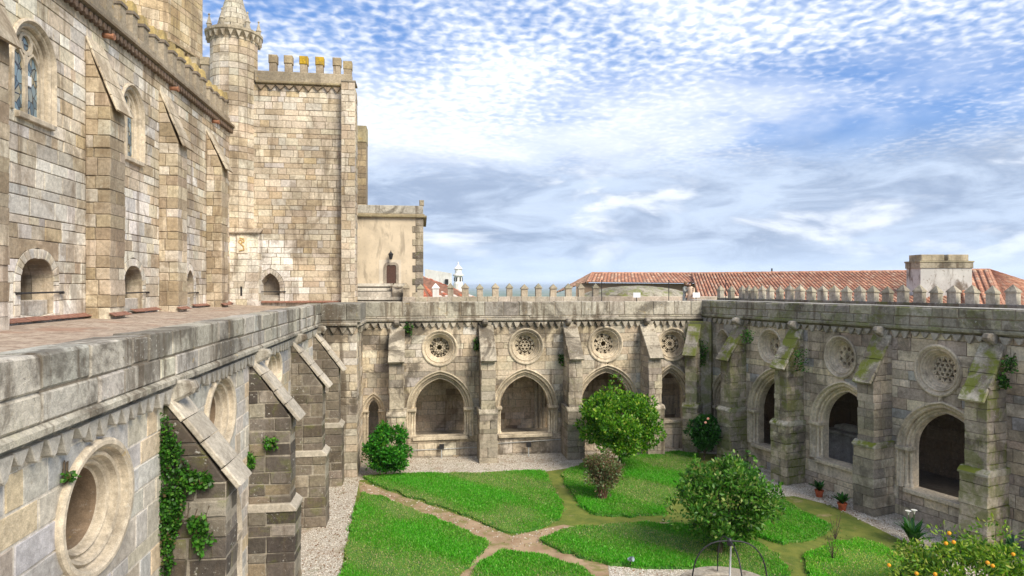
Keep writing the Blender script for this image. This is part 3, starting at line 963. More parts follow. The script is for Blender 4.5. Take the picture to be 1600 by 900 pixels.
mb = MB(); mb.box((6, D + 2.75, .3), (26, 4.4, .5), (.50, .43, .34)); mb.build('gallery_floor', M_mortar, gb)
mb = MB(); mb.fbox(FB, u_l + .1, u_r + 3, 7.0, 7.3, -6.0, -.3, (.45, .38, .3)); mb.build('terrace_deck', M_mortar, gb)

# corner pier
kp = thing('corner_pier', 'tall square masonry pier in the corner beside the green shrub', 'pier', (-3.9, 31, 0))
mas, core = Masonry(), MB()
kx0, kx1 = -4.7, FK.u(558)
lay_wall(mas, core, FK, kx0, kx1, 0, 6.95, .37, .7, [], tone_back, rng)
FKs = Frame((kx1, 30.2, 0), (0, 1, 0), (1, 0, 0))
lay_wall(mas, core, FKs, 0, D - 30.2 + .1, 0, 6.95, .37, .8, [], tone_back, rng)
mas.build(kp, M_clois); core.build('mortar', M_mortar, kp)
cornice(FK, kx0 + .1, kx1 + .02, 7.03, kp, M_para, (.40, .36, .29), M_clois, (.46, .41, .33))
cornice(FKs, -.02, 2.8, 7.03, kp, M_para, (.40, .36, .29), M_clois, (.46, .41, .33), skip=lambda u: u < .25)
parapet(FK, kx0 + .18, kx1 + .17, 7.13, 8.0, kp, M_para, [(3, (.35, .325, .28)), (2, (.30, .28, .245))], rng, wm=1.2, w0=-2.9, rowsplit=.12)

# ------------------------------------------------------------------ cloister gallery under the church terrace
gl = thing('cloister_gallery', 'pale cloister gallery with deep round openings beneath the long lichened parapet', 'gallery', (-4.7, 16, 0), 'three wings of the cloister')
mas, core = Masonry(), MB()
def roundL(px0, px1, py0, py1):
    u0, u1 = FL.u(px0), FL.u(px1); c = FL.hit((px0 + px1) / 2, (py0 + py1) / 2)
    cu = (u0 + u1) / 2
    k = (EYE - c[1]) / max(1, ((py0 + py1) / 2 - HORIZON))
    return Round(cu, c[1], (u1 - u0) / 2 / 1.06, k * (py1 - py0) / 2 / 1.06)
RL = [roundL(84, 203, 690, 903), roundL(318, 365, 586, 712), roundL(411, 438, 546, 622)]
BLU = [12.55, 18.45, 24.2, 28.95]
AL = [Arch(6.9, 1.35, .95, 2.4, 4.1), Arch(15.75, 1.35, .95, 2.4, 4.05), Arch(21.4, 1.35, .95, 2.4, 4.05), Arch(26.6, 1.2, .95, 2.4, 4.0)]
AL.insert(1, Arch(10.2, 1.3, .95, 2.2, 3.75))
opens = RL + [a.grown(.42) for a in AL]
for o in opens:
    if isinstance(o, Arch): o.lo = o.vb
lay_wall(mas, core, FL, 2.0, 30.2, 0, 6.98, .40, .85, opens, lambda u, v, r: pick(r, LEFTW), rng, gap=.014, bev=.010, cw=-.010)
mas.build(gl, M_left); 
M_mortar_w = stone_mat('white_lime_mortar', stain=.12, lichen=.1, moss=.0, bump=.5, yellow=.05, streak=.1)
for i in range(len(core.t)): core.t[i] = (.62, .57, .49)
core.build('mortar', M_mortar_w, gl)
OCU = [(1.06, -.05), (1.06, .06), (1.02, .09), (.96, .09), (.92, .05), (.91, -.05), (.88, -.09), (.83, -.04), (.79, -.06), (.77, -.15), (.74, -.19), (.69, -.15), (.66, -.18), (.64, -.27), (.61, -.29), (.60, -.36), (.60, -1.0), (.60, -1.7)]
for r in RL: rose(FL, r, gl, 0, M_ocu, trac=False, tone=(.58, .50, .385), name='round_window', prof=OCU, hole_shade=(.27, .195, .13))  # dark brown paints the shade inside each round tunnel
for a in AL: gothic_arch(FL, a, gl, M_carve, (.52, .46, .37))
for i, y in enumerate(BLU):
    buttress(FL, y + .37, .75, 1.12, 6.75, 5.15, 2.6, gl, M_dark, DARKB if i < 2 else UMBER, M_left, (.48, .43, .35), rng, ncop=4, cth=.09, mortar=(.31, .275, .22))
    if i: gargoyle(FL, y + .3, 6.92, gl, M_clois, (.40, .37, .31))
gargoyle(FL, BLU[0] + .2, 6.92, gl, M_clois, (.45, .42, .36))
cornice(FL, 2.0, 30.1, 7.03, gl, M_para, (.42, .39, .32), M_left, (.40, .375, .33), step=.33)
parapet(FL, 2.0, 30.15, 7.13, 8.0, gl, M_para, [(3, (.46, .43, .37)), (2, (.52, .485, .41)), (1, (.42, .40, .36))], rng, wm=1.05, rowsplit=.46)
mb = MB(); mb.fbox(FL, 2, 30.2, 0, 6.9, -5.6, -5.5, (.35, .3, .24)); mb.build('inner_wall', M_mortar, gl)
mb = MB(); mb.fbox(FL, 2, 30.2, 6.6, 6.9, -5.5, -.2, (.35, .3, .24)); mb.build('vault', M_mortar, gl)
mb = MB(); mb.tube([FL.p(26.2, .1, .06), FL.p(26.2, 6.8, .06)], .035, 8, (.45, .44, .42)); mb.build('downpipe', M_mortar_w, gl)

# terrace between the church and the parapet
def terrace_mat():
    m, nt, bs, _ = new_mat('worn_brick_paving'); q = NT(nt); P = q.pos()
    b = q.n('ShaderNodeTexBrick'); q.L(P, b.inputs['Vector']); b.inputs['Scale'].default_value = 1.0
    b.inputs['Brick Width'].default_value = .26; b.inputs['Row Height'].default_value = .13; b.inputs['Mortar Size'].default_value = .008
    b.inputs['Color1'].default_value = (.36, .265, .20, 1); b.inputs['Color2'].default_value = (.44, .36, .28, 1); b.inputs['Mortar'].default_value = (.24, .2, .16, 1)
    c = q.mix(q.ramp(q.noise(P, 1.1, 6, .65, .4), .36, .62), b.outputs['Color'], (.48, .39, .305))
    c = q.mix(q.math('MULTIPLY', q.ramp(q.noise(P, 5, 7, .75), .47, .58), .75), c, (.22, .155, .115))
    c = q.mix(q.math('MULTIPLY', q.ramp(q.noise(P, .5, 4, .6), .56, .68), .6), c, (.32, .17, .11))
    q.L(c, bs.inputs['Base Color']); bs.inputs['Roughness'].default_value = .95
    q.bump(q.math('ADD', q.noise(P, 14, 5, .7), q.math('MULTIPLY', b.outputs['Fac'], -.4)), .8, .04, bs)
    return m
M_terr = terrace_mat()
flat('terrace_floor', [(-10.4, -2, 7.80), (-5.0, -2, 7.62), (-5.0, 38.2, 7.50), (-10.4, 38.2, 7.78)], 0, M_terr)
flat('terrace_floor', [(-5.0, 33.0), (17.5, 33.0), (17.5, 39.2), (-5.0, 39.2)], 7.33, M_terr)

# ------------------------------------------------------------------ mossy cloister gallery on the other side
gr = thing('cloister_gallery', 'mossy cloister gallery with deep moulded arches behind the potted plants', 'gallery', tuple(FR.p(8, 0, 0)), 'three wings of the cloister')
mas, core = Masonry(), MB()
def roundR(px0, px1, py0, py1):
    u0, u1 = FR.u(px0), FR.u(px1); cu = (u0 + u1) / 2; cpx = (px0 + px1) / 2
    v0, v1 = FR.v(cpx, py1), FR.v(cpx, py0)
    return Round(cu, (v0 + v1) / 2, (u1 - u0) / 2 / 1.06, (v1 - v0) / 2 / 1.06)
RR = [roundR(1120, 1141, 514, 561), roundR(1185, 1223, 513, 569), roundR(1288, 1339, 524, 591), roundR(1429, 1504, 538, 620)]
AR = []
for px_, ap, sp, sl, a in ((1133, 595, 640, 690, .75), (1209, 590, 650, 702, 1.2), (1319, 613, 672, 728, 1.25), (1474, 648, 715, 779, 1.3), (1720, 720, 800, 880, 1.3)):
    u = FR.u(px_); AR.append(Arch(u, a, FR.v(px_, sl), FR.v(px_, sp), FR.v(px_, ap)))
opens = RR + [a.grown(.42) for a in AR]
for o in opens:
    if isinstance(o, Arch): o.lo = o.vb
lay_wall(mas, core, FR, 0, RIGHT_END, 0, 7.15, .38, .82, opens, lambda u, v, r: pick(r, RIGHTW), rng)
mas.build(gr, M_right); core.build('mortar', M_mortar, gr)
for a in AR: gothic_arch(FR, a, gr, M_carve, (.64, .55, .42), deep=.6)
for i, r in enumerate(RR): rose(FR, r, gr, (0, 0, 3, 1)[i], M_carve, deep=.5, tone=(.64, .55, .42), trac=i > 0)
for i, (px_, tp, tip) in enumerate(((1168, 6.85, 5.2), (1258, 6.9, 5.2), (1397, 6.95, 5.15), (1576, 6.95, 5.1))):
    u = FR.u(px_) - .42
    buttress(FR, u, .72, 1.05, tp - .1, tip, 2.6, gr, M_mossy if i != 2 else M_right, MIDB, M_mossy, (.46, .42, .335), rng, cth=.10, ncop=4)
    gargoyle(FR, u, 7.1, gr, M_right, (.42, .38, .32))
cornice(FR, .1, RIGHT_END, 7.22, gr, M_parar, (.30, .28, .20), M_right, (.40, .37, .32), step=.38)
parapet(FR, .1, RIGHT_END, 7.32, 8.02, gr, M_parar, [(3, (.36, .33, .265)), (2, (.30, .275, .225)), (1, (.42, .38, .30))], rng, wm=1.0, rowsplit=.5)
mb = MB(); mb.fbox(FR, -1, RIGHT_END, 8.021, 8.05, -.30, .12, (.60, .57, .50), .008); mb.build('parapet_cap', M_left, gr)
FRI = Frame(CR - NR * 5, UR, NR)
mas, core = Masonry(), MB()
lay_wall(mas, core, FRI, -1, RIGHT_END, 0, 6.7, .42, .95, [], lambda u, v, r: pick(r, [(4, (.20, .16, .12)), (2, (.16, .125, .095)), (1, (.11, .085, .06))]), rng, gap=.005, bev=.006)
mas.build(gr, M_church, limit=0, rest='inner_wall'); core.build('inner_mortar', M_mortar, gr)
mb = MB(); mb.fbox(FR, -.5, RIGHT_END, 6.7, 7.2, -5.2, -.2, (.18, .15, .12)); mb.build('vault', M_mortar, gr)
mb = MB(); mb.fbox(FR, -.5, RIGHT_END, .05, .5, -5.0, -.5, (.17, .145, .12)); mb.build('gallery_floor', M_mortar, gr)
mb = MB(); mb.fbox(FR, -3, RIGHT_END, 7.21, 7.36, -6.2, -.3, (.4, .36, .3)); mb.build('terrace_deck', M_mortar, gr)
# diagonal corner buttress with a sloped slab
cb = thing('corner_buttress', 'ivy-stained diagonal buttress in the inner corner behind the flowering shrub', 'buttress', (14.6, 32.4, 0))
FC = Frame(FB.p(CR.x - 1.0, 0, 0), (.72, -.69, 0), (-.69, -.72, 0))
buttress(FC, .55, .62, .75, 6.7, 5.2, 2.4, cb, M_mossy, MIDB, M_mossy, (.42, .38, .31), rng)
mb = MB(); mb.fbox(FC, -.05, 1.4, 0, 6.9, -.7, .02, (.36, .32, .26), .02); mb.build('corner_wall', M_mossy, cb)

# sarcophagus inside the arcade
ua, va_ = FR.u(1330, -3.2), .5
sg = thing('stone_tomb', 'grey carved stone tomb inside the second mossy arch', 'tomb', tuple(FR.p(ua, .5, -3.2)))
mb = MB(); mb.fbox(FR, ua - 1.1, ua + .5, .5, 1.75, -3.9, -2.9, (.40, .40, .41), .03); mb.build('chest', M_carve, sg)
mb = MB(); mb.fbox(FR, ua - 1.2, ua + .6, 1.75, 1.9, -4.0, -2.8, (.46, .45, .44), .03); mb.build('lid', M_carve, sg)
mb = MB(); mb.tube([FR.p(ua - 1.0, 1.95, -3.4), FR.p(ua - .5, 2.0, -3.4), FR.p(ua, 2.0, -3.4), FR.p(ua + .3, 1.98, -3.4)], [.12, .22, .24, .14], 8, (.46, .45, .43)); mb.build('effigy', M_carve, sg, smooth=True)

# ------------------------------------------------------------------ church nave
nv = thing('church_nave', 'tall granite church nave wall with buttresses, gothic windows and a merlon parapet', 'church', (-10.5, 25, 7.8))
mas, core = Masonry(), MB()
ZC = 17.45                                                          # cornice height
Z0 = 7.75
def archN(pl, pr_, pya, pys, pyb):
    u0, u1 = FN.u(pl), FN.u(pr_); c = (pl + pr_) / 2
    return Arch((u0 + u1) / 2, (u1 - u0) / 2, FN.v(c, pyb), FN.v(c, pys), FN.v(c, pya))
W1 = archN(28, 75, 52, 92, 184); W2 = archN(194, 218, 146, 176, 248)
N1 = archN(32, 84, 405, 440, 493); N2 = archN(193, 223, 416, 446, 484); N3 = archN(291, 303, 422, 446, 479)
W0 = Arch(11.2, W1.a, W1.vb, W1.vs, W1.va)
opens = [W1.grown(.30), W2.grown(.30), N1.grown(.28), N2.grown(.28), N3.grown(.28)]
for o in opens: o.lo = o.vb
def tone_nave(u, v, r):
    pale = (v < 12.2 and (abs(u - N1.uc) < 1.6 or abs(u - N2.uc) < 1.5 or abs(u - N3.uc) < 1.3)) or (v < 10.6)
    if (pale and r.random() < .8) or r.random() < .22: return pick(r, PALE)
    return pick(r, WARM)
lay_wall(mas, core, FN, 9.0, 38.0, Z0 - .1, ZC - .05, .385, .70, opens, tone_nave, rng, gap=.012)
for a in (N1, N2, N3):                                              # voussoirs of the niches
    inn, out = a.curve(0, 7), a.curve(.28, 7)
    for k in range(len(inn) - 1):
        poly = inset([inn[k], inn[k + 1], out[k + 1], out[k]], .006)
        mas.add(slab_geo(FN, poly, -.3, .015 + rng.uniform(-.005, .01), .012), pick(rng, PALE, .08), .02)
    for s in (-1, 1):
        v = a.vb
        while v < a.vs - .05:
            v2 = min(a.vs, v + rng.uniform(.3, .45))
            u0, u1 = sorted((a.uc + s * a.a, a.uc + s * (a.a + .28)))
            mas.add(slab_geo(FN, inset([(u0, v), (u1, v), (u1, v2), (u0, v2)], .006), -.3, .012, .012), pick(rng, PALE, .08), .02)
            v = v2
mas.build(nv, M_church, limit=330); core.build('mortar', M_mortar, nv)
def niche(fr, a, parent, mat, deep=.75, iron=True):
    e = part_empty('niche', parent); n = 10
    c = a.curve(0, n); pts = [(a.uc - a.a, a.vb)] + c + [(a.uc + a.a, a.vb)]
    m = len(pts)
    for k in range(m - 1):                                           # stones of the splayed soffit
        mb = MB(); p0, p1 = pts[k], pts[k + 1]
        g = lambda p, f: (a.uc + (p[0] - a.uc) * f, a.vb + (p[1] - a.vb) * (1 - (1 - f) * .35))
        for wa, wb, fa, fb in ((-.02, -deep * .5, 1, .93), (-deep * .5 - .012, -deep, .93, .84)):
            q = [fr.p(*g(p0, fa), wa), fr.p(*g(p1, fa), wa), fr.p(*g(p1, fb), wb), fr.p(*g(p0, fb), wb)]
            mb.add(q, [(0, 1, 2, 3)], pick(rng, MIDB, .15))  # darker stone tones paint the shade inside the niche
        mb.build('soffit_stone', mat, e)
    mb = MB(); back = [(a.uc + (p[0] - a.uc) * .95, p[1]) for p in pts]
    mb.add([fr.p(*p, -deep) for p in back], [tuple(range(m))], (.30, .26, .21))  # panel darkened too, niche shade put into its colour
    mb.build('back_panel', mat, e)
    mb = MB(); prism(mb, fr, [(a.uc - a.a - .05, a.vb - .1), (a.uc + a.a + .05, a.vb - .1), (a.uc + a.a + .05, a.vb + .42), (a.uc - a.a - .05, a.vb + .42)], -deep, -.16, (.62, .57, .49), .02)
    mb.build('ledge_stone', mat, e)
    if iron:
        mb = MB(); v = a.vb + .62
        mb.tube([fr.p(a.uc - a.a - .2, v, .08), fr.p(a.uc + a.a + .35, v + .02, .08)], .028, 6, (.02, .02, .02))
        for s in (a.uc - a.a - .2, a.uc + a.a + .3): mb.tube([fr.p(s, v, .0), fr.p(s, v, .12)], .04, 6, (.02, .02, .02))
        mb.build('iron_tie_rod', M_iron, e)
    return e
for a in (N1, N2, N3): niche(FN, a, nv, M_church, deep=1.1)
def glass_mat():
    m, nt, bs, _ = new_mat('stained_glass'); q = NT(nt); P = q.pos((3.2, 3.2, 2.2))
    cell = q.voronoi(P, 1.6, 'Color'); sx = q.n('ShaderNodeSeparateColor'); q.L(cell, sx.inputs[0])
    c = q.mix(sx.outputs[0], (.06, .10, .13), (.22, .30, .34))
    c = q.mix(q.ramp(sx.outputs[1], .6, .9), c, (.34, .30, .20))
    d = q.voronoi(P, 1.6, 'Distance', 'DISTANCE_TO_EDGE')
    c = q.mix(q.ramp(d, .03, .06), (.03, .03, .03), c)
    q.L(c, bs.inputs['Base Color']); bs.inputs['Roughness'].default_value = .2
    return m
M_glass = glass_mat()
def gothic_window(fr, a, parent, mat, tone=(.56, .48, .37)):
    e = gothic_arch(fr, a, parent, mat, tone, o=.30, deep=.34, name='window', shafts=False, cap=False)
    mb = MB(); pts = [(a.uc - a.a, a.vb)] + a.curve(0, 10) + [(a.uc + a.a, a.vb)]
    # stone plate with two lancets and an oculus
    hw = a.a * .40; cx = a.a * .5; top = a.vs - .1
    lan = [Arch(a.uc + s * cx, hw, a.vb + .06, a.vs - .25, a.vs + .18) for s in (-1, 1)]
    oc = Round(a.uc, a.vs + .52 * (a.va - a.vs) + .05, hw * .78, hw * .78)
    plate = MB(); strip(plate, fr, pts + [pts[0]], .13, -.36, -.20, tone)
    strip(plate, fr, [(a.uc, a.vb), (a.uc, a.vs + .1)], a.a * .2, -.36, -.18, tone)
    for l in lan:
        strip(plate, fr, [(l.uc - l.a - .03, l.vb)] + [(u, v) for u, v in l.curve(.03, 8)] + [(l.uc + l.a + .03, l.vb)], .07, -.36, -.19, tone)
    strip(plate, fr, circ(oc.uc, oc.vc, oc.ru + .05, oc.rv + .05, 18), .10, -.36, -.18, tone, True)
    plate.build('tracery', mat, e)
    for l in lan:
        g = MB(); pp = [(l.uc - l.a, l.vb)] + l.curve(0, 8) + [(l.uc + l.a, l.vb)]
        g.add([fr.p(*p, -.25) for p in pp], [tuple(range(len(pp)))], (.2, .25, .3)); g.build('glass_pane', M_glass, e)
    g = MB(); g.add([fr.p(*p, -.245) for p in circ(oc.uc, oc.vc, oc.ru, oc.rv, 18)], [tuple(range(18))], (.3, .3, .35)); g.build('glass_pane', M_glass, e)
    g = MB(); g.add([fr.p(*p, -.30) for p in pts], [tuple(range(len(pts)))], tone); g.build('window_plate', mat, e)
    return e
gothic_window(FN, W1, nv, M_carve); gothic_window(FN, W2, nv, M_carve)
mb = MB(); u_, v_ = FN.hit(40, 127, -.3)
mb.fbox(FN, u_ - .1, u_ + .1, v_ - .14, v_ + .14, -.24, -.20, (.75, .75, .75), .01); mb.build('window_vent', plain_mat('white_enamel', (.75, .75, .75), .4, .05), nv)
for i, (px_, tp, tip) in enumerate(((-88, 17.0, 14.6), (133, 16.7, 14.5), (248, 16.7, 14.6), (322, 16.5, 14.7))):
    u = FN.u(px_)
    buttress(FN, u + .52, 1.04, .74, tp, tip, None, nv, M_church, [(3, (.45, .37, .265)), (3, (.54, .455, .335)), (2, (.38, .30, .205)), (1, (.60, .54, .44))], M_church, (.52, .445, .335), rng, h=.42, v0=Z0 - .1, cth=.05, ncop=5)
# cornice, corbels, parapet and merlons
cm = MB(); extrude_u(cm, FN, 8, 38.2, [(-.3, ZC), (.05, ZC), (.12, ZC + .08), (.28, ZC + .12), (.28, ZC + .22), (.2, ZC + .3), (-.3, ZC + .3)], (.27, .22, .16)); cm.build('cornice', M_church, nv)
tm = MB(); prism(tm, Frame((0, 0, 0), (1, 0, 0), (0, 1, 0)), [(-.09, .0), (-.09, -.16), (-.03, -.24), (.03, -.24), (.09, -.16), (.09, 0)], 0, .2, (.17, .12, .09), .015)
me = tm.mesh('corbel', M_church)
for i in range(96): inst('corbel', me, nv, FN.mat(9.5 + i * .295, ZC + .03, 0))
pm = MB(); pm.fbox(FN, 8, 38.2, ZC + .28, ZC + .62, -.45, .05, (.36, .30, .22), .02); pm.build('parapet_wall', M_merlon, nv)
mm = MB(); mm.box((0, 0, .42), (.46, .26, .84), (.36, .30, .22)); mm.box((0, 0, .90), (.54, .36, .12), (.22, .18, .14))
mm.add([(-.24, -.15, .96), (.24, -.15, .96), (.24, .15, .96), (-.24, .15, .96), (-.19, -.09, 1.36), (.19, -.09, 1.36), (.19, .09, 1.36), (-.19, .09, 1.36)],
       [(0, 1, 5, 4), (1, 2, 6, 5), (2, 3, 7, 6), (3, 0, 4, 7), (4, 5, 6, 7)], (.44, .33, .14))
me = mm.mesh('merlon', M_merlon)
for i in range(22): inst('merlon', me, nv, FN.mat(16.9 + i * .97, ZC + .6, -.2) @ Matrix.Rotation(rng.uniform(-.05, .05), 4, 'Z') @ Matrix.Rotation(rng.uniform(-.03, .03), 4, 'Y') @ Matrix.Diagonal((rng.uniform(.9, 1.05), 1, rng.uniform(.85, 1.05), 1)))
for px_ in (176, 277, 341):
    u = FN.u(px_, .3); mb = MB(); mb.tube([FN.p(u, ZC - .28, -.1), FN.p(u, ZC - .33, .34)], .085, 10, (.30, .14, .08)); mb.tube([FN.p(u, ZC - .326, .30), FN.p(u, ZC - .33, .36)], .105, 10, (.30, .14, .08))
    mb.build('water_spout', M_terra, nv)
# body behind the wall so that the church is a solid
mb = MB(); mb.fbox(FN, 9, 37.9, Z0, ZC + .2, -9, -1.0, (.45, .38, .28)); mb.build('nave_body', M_mortar, nv)

# tile skirting along the church foot
ts = thing('tile_skirting', 'row of red clay tiles along the foot of the church wall', 'tiles', (-10.4, 25, 7.8))
tl = MB(); prism(tl, Frame((0, 0, 0), (0, 1, 0), (1, 0, 0)), [(-.14, 0), (.14, 0), (.14, .02), (-.14, .02)], 0, .24, (.24, .12, .085), .005)
tme = tl.mesh('tile', M_terra)
def skirt(fr, ua, ub, w):
    u = ua
    while u < ub:
        m = fr.mat(u, Z0 + .19, w - .02)
        z = Matrix(((0, 1, 0, 0), (1, 0, 0, 0), (0, 0, 1, 0), (0, 0, 0, 1)))
        inst('tile', tme, ts, m @ z.inverted() @ Matrix.Rotation(0, 4, 'X') @ Matrix.Rotation(math.radians(24), 4, 'Y') @ Matrix.Translation((0, 0, rng.uniform(0, .012))))
        u += .295
for a, b, w in ((9.2, 16.0, 0), (18.0, 21.9, 0), (21.95, 23.0, .74), (25.2, 27.5, 0), (27.6, 28.6, .74), (31.5, 33.3, 0), (33.4, 34.5, .74), (34.6, 37.8, 0)): skirt(FN, a, b, w)
skirt(FT, -9.0, -4.0, 0)

# ------------------------------------------------------------------ lantern tower beyond the nave
def ring_tower(cx, cy, r, z0, z1, n, parent, mat, tones, h=.5, per=3, rng=rng, a0=0.0, limit=300, jit=.01):
    """faceted masonry drum: n faces, each face divided into stones"""
    mas = Masonry()
    rows = rows_for(z0, z1, h, rng)
    for f in range(n):
        a, b = a0 + f * math.tau / n, a0 + (f + 1) * math.tau / n
        p, q = V((cx + r * math.cos(a), cy + r * math.sin(a), 0)), V((cx + r * math.cos(b), cy + r * math.sin(b), 0))
        U = (q - p); Lg = U.length; U.normalize(); N = V((U.y, -U.x, 0))
        if N.dot(V((0, 0, 0)) - (p + q) / 2) < 0: continue
        fr = Frame(p, U, N)
        for i in range(len(rows) - 1):
            cuts = [0] + sorted(rng.uniform(.15, .85) * Lg for _ in range(per - 1)) + [Lg] if per > 1 else [0, Lg]
            if per == 3:
                s = rng.uniform(-.12, .12); cuts = [0, Lg * (.33 + s), Lg * (.67 + s), Lg]
            elif per > 3:
                o = rng.uniform(0, .6); cuts = [0] + [Lg * (k + o) / per for k in range(per) if 0.2 < k + o < per - .2] + [Lg]
            for k in range(len(cuts) - 1):
                poly = inset([(cuts[k], rows[i]), (cuts[k + 1], rows[i]), (cuts[k + 1], rows[i + 1]), (cuts[k], rows[i + 1])], .011)
                if area(poly) < .01: continue
                vis, zc = in_view(fr.p((cuts[k] + cuts[k + 1]) / 2, rows[i]))
                mas.add(slab_geo(fr, poly, -.06, rng.uniform(0, jit), .012), pick(rng, tones), area(poly) / zc ** 2 * (1 if vis else .001))
    mas.build(parent, mat, limit=limit)
    mb = MB(); mb.lathe((cx, cy, 0), [(r - .02, z0), (r - .02, z1)], n, MORTAR, a0); mb.build('core', M_mortar, parent)
lc = at_depth(186, HORIZON, 48)
lt = thing('lantern_tower', 'octagonal stone lantern tower rising above the nave merlons', 'tower', (lc.x, lc.y, 12))
LTR = 5.7; LA0 = math.radians(10)
ring_tower(lc.x, lc.y, LTR, 14, 38, 8, lt, M_church, [(4, (.56, .43, .27)), (3, (.62, .51, .36)), (1, (.50, .36, .2))], h=.62, per=4, a0=LA0)
def tower_band(cx, cy, r, z, n, parent, mat, tone, a0, step=.5, tt=(.3, .22, .14)):
    mb = MB(); mb.lathe((cx, cy, z), [(r - .1, -.1), (r + .12, -.05), (r + .3, .05), (r + .3, .2), (r + .1, .34), (r - .1, .34)], n, tone, a0); mb.build('string_course', mat, parent)
    tm = MB(); prism(tm, Frame((0, 0, 0), (1, 0, 0), (0, 1, 0)), [(-step * .36, 0), (-step * .12, -.34), (step * .12, -.34), (step * .36, 0)], -.02, .2, tt, .02)
    me = tm.mesh('corbel', mat)
    for f in range(n):
        a, b = a0 + f * math.tau / n, a0 + (f + 1) * math.tau / n
        p, q = V((cx + r * math.cos(a), cy + r * math.sin(a), 0)), V((cx + r * math.cos(b), cy + r * math.sin(b), 0))
        U = q - p; Lg = U.length; U.normalize(); N = V((U.y, -U.x, 0))
        if N.dot(-(p + q) / 2) < 0: continue
        fr = Frame(p, U, N); k = max(1, int(Lg / step))
        for i in range(k): inst('corbel', me, parent, fr.mat((i + .5) * Lg / k, z - .05, 0))
tower_band(lc.x, lc.y, LTR, EYE + (447 - 50) * .0435, 8, lt, M_church, (.40, .30, .19), LA0, .55)
for fi in range(8):
    a, b = LA0 + fi * math.tau / 8, LA0 + (fi + 1) * math.tau / 8
    p, q = V((lc.x + LTR * math.cos(a), lc.y + LTR * math.sin(a), 0)), V((lc.x + LTR * math.cos(b), lc.y + LTR * math.sin(b), 0))
    U = q - p; Lg = U.length; N = V((U.y, -U.x, 0)).normalized()
    if N.dot(-(p + q) / 2) < 0: continue
    fr = Frame(p, U, N); wa = Arch(Lg * .5, .5, 21.2, 22.6, 23.6)
    e = gothic_arch(fr, wa, lt, M_church, (.55, .42, .25), o=.3, deep=.1, name='window', shafts=False, cap=False)
    mb = MB(); pp = [(wa.uc - wa.a, wa.vb)] + wa.curve(0, 8) + [(wa.uc + wa.a, wa.vb)]
    mb.add([fr.p(*x, .03) for x in pp], [tuple(range(len(pp)))], (.10, .08, .06)); mb.build('glass_pane', M_glass, e)

# ------------------------------------------------------------------ transept, stair turret, plastered house
tr = thing('transept', 'square battlemented granite transept with a white patched corner', 'church', (-6.6, 40, 7.7))
mas, core = Masonry(), MB()
tx0, tx1 = FT.u(398), FT.u(534)
TZ = FT.v(470, 134)
def archT(pl, pr_, pya, pys, pyb):
    u0, u1 = FT.u(pl), FT.u(pr_); c = (pl + pr_) / 2
    return Arch((u0 + u1) / 2, (u1 - u0) / 2, FT.v(c, pyb), FT.v(c, pys), FT.v(c, pya))
TN = archT(407, 437, 427, 450, 473)
def tone_tr(u, v, r):
    px_ = 800 + FOC * (u * CP - 38 * SP) / (38 * CP + u * SP)
    py_ = HORIZON - (v - EYE) * FOC / (38 * CP + u * SP)
    if px_ < 466 + 8 * math.sin(v * 3) and py_ > 365 and not (px_ > 440 and py_ < 372): return pick(r, [(4, (.80, .765, .70)), (1, (.70, .64, .54))], .05)
    return pick(r, WARM)
op = TN.grown(.26); op.lo = op.vb
lay_wall(mas, core, FT, tx0 - 1.2, tx1, Z0 - .1, TZ, .345, .66, [op], tone_tr, rng, gap=.012)
inn, out = TN.curve(0, 7), TN.curve(.26, 7)
for k in range(len(inn) - 1):
    mas.add(slab_geo(FT, inset([inn[k], inn[k + 1], out[k + 1], out[k]], .006), -.3, .02, .012), pick(rng, [(1, (.60, .55, .47))], .1), .02)
for s in (-1, 1):
    u0, u1 = sorted((TN.uc + s * TN.a, TN.uc + s * (TN.a + .26)))
    for i in range(3):
        h3 = (TN.vs - TN.vb) / 3
        mas.add(slab_geo(FT, inset([(u0, TN.vb + i * h3), (u1, TN.vb + i * h3), (u1, TN.vb + i * h3 + h3), (u0, TN.vb + i * h3 + h3)], .006), -.3, .02, .012), pick(rng, PALE, .08), .02)
# corner pilaster standing proud
FTp = Frame((0, 37.45, 0), (1, 0, 0), (0, -1, 0))
px0, px1 = FTp.u(533), FTp.u(555)
PZ = FTp.v(544, 128)
lay_wall(mas, core, FTp, px0, px1, Z0 - .1, PZ, .40, .62, [], lambda u, v, r: pick(r, WARM), rng, gap=.012)
FTs = Frame((px1, 37.45, 0), (0, 1, 0), (1, 0, 0))
lay_wall(mas, core, FTs, 0, 1.3, Z0 - 2, PZ - .3, .40, .7, [], lambda u, v, r: pick(r, WARM), rng, gap=.012)
FTl = Frame((px0, 37.45, 0), (0, 1, 0), (-1, 0, 0))
lay_wall(mas, core, FTl, 0, .55, Z0 - .1, PZ, .40, .7, [], lambda u, v, r: pick(r, WARM), rng, gap=.012)
mas.build(tr, M_tran, limit=330); core.build('mortar', M_mortar, tr)
niche(FT, TN, tr, M_tran, deep=.7)
mb = MB(); mb.fbox(FTp, px0 - .02, px1 + .02, PZ, PZ + .1, -1.2, .04, (.36, .31, .24), .02); mb.build('pilaster_cap', M_tran, tr)
cornice(FT, tx0 + .1, px1 - .3, TZ + .08, tr, M_tran, (.33, .27, .16), M_tran, (.30, .23, .16), step=.52)
mb = MB(); mb.fbox(FT, tx0, px1 - .25, TZ + .16, TZ + .75, -.5, .1, (.42, .35, .25), .03); mb.build('parapet_wall', M_merlon, tr)
mb = MB(); mb.fbox(Frame((px1 - .3, 38, 0), (0, 1, 0), (1, 0, 0)), 0, .9, TZ + .16, TZ + .75, -.5, .0, (.42, .35, .25), .03); mb.build('parapet_wall', M_merlon, tr)
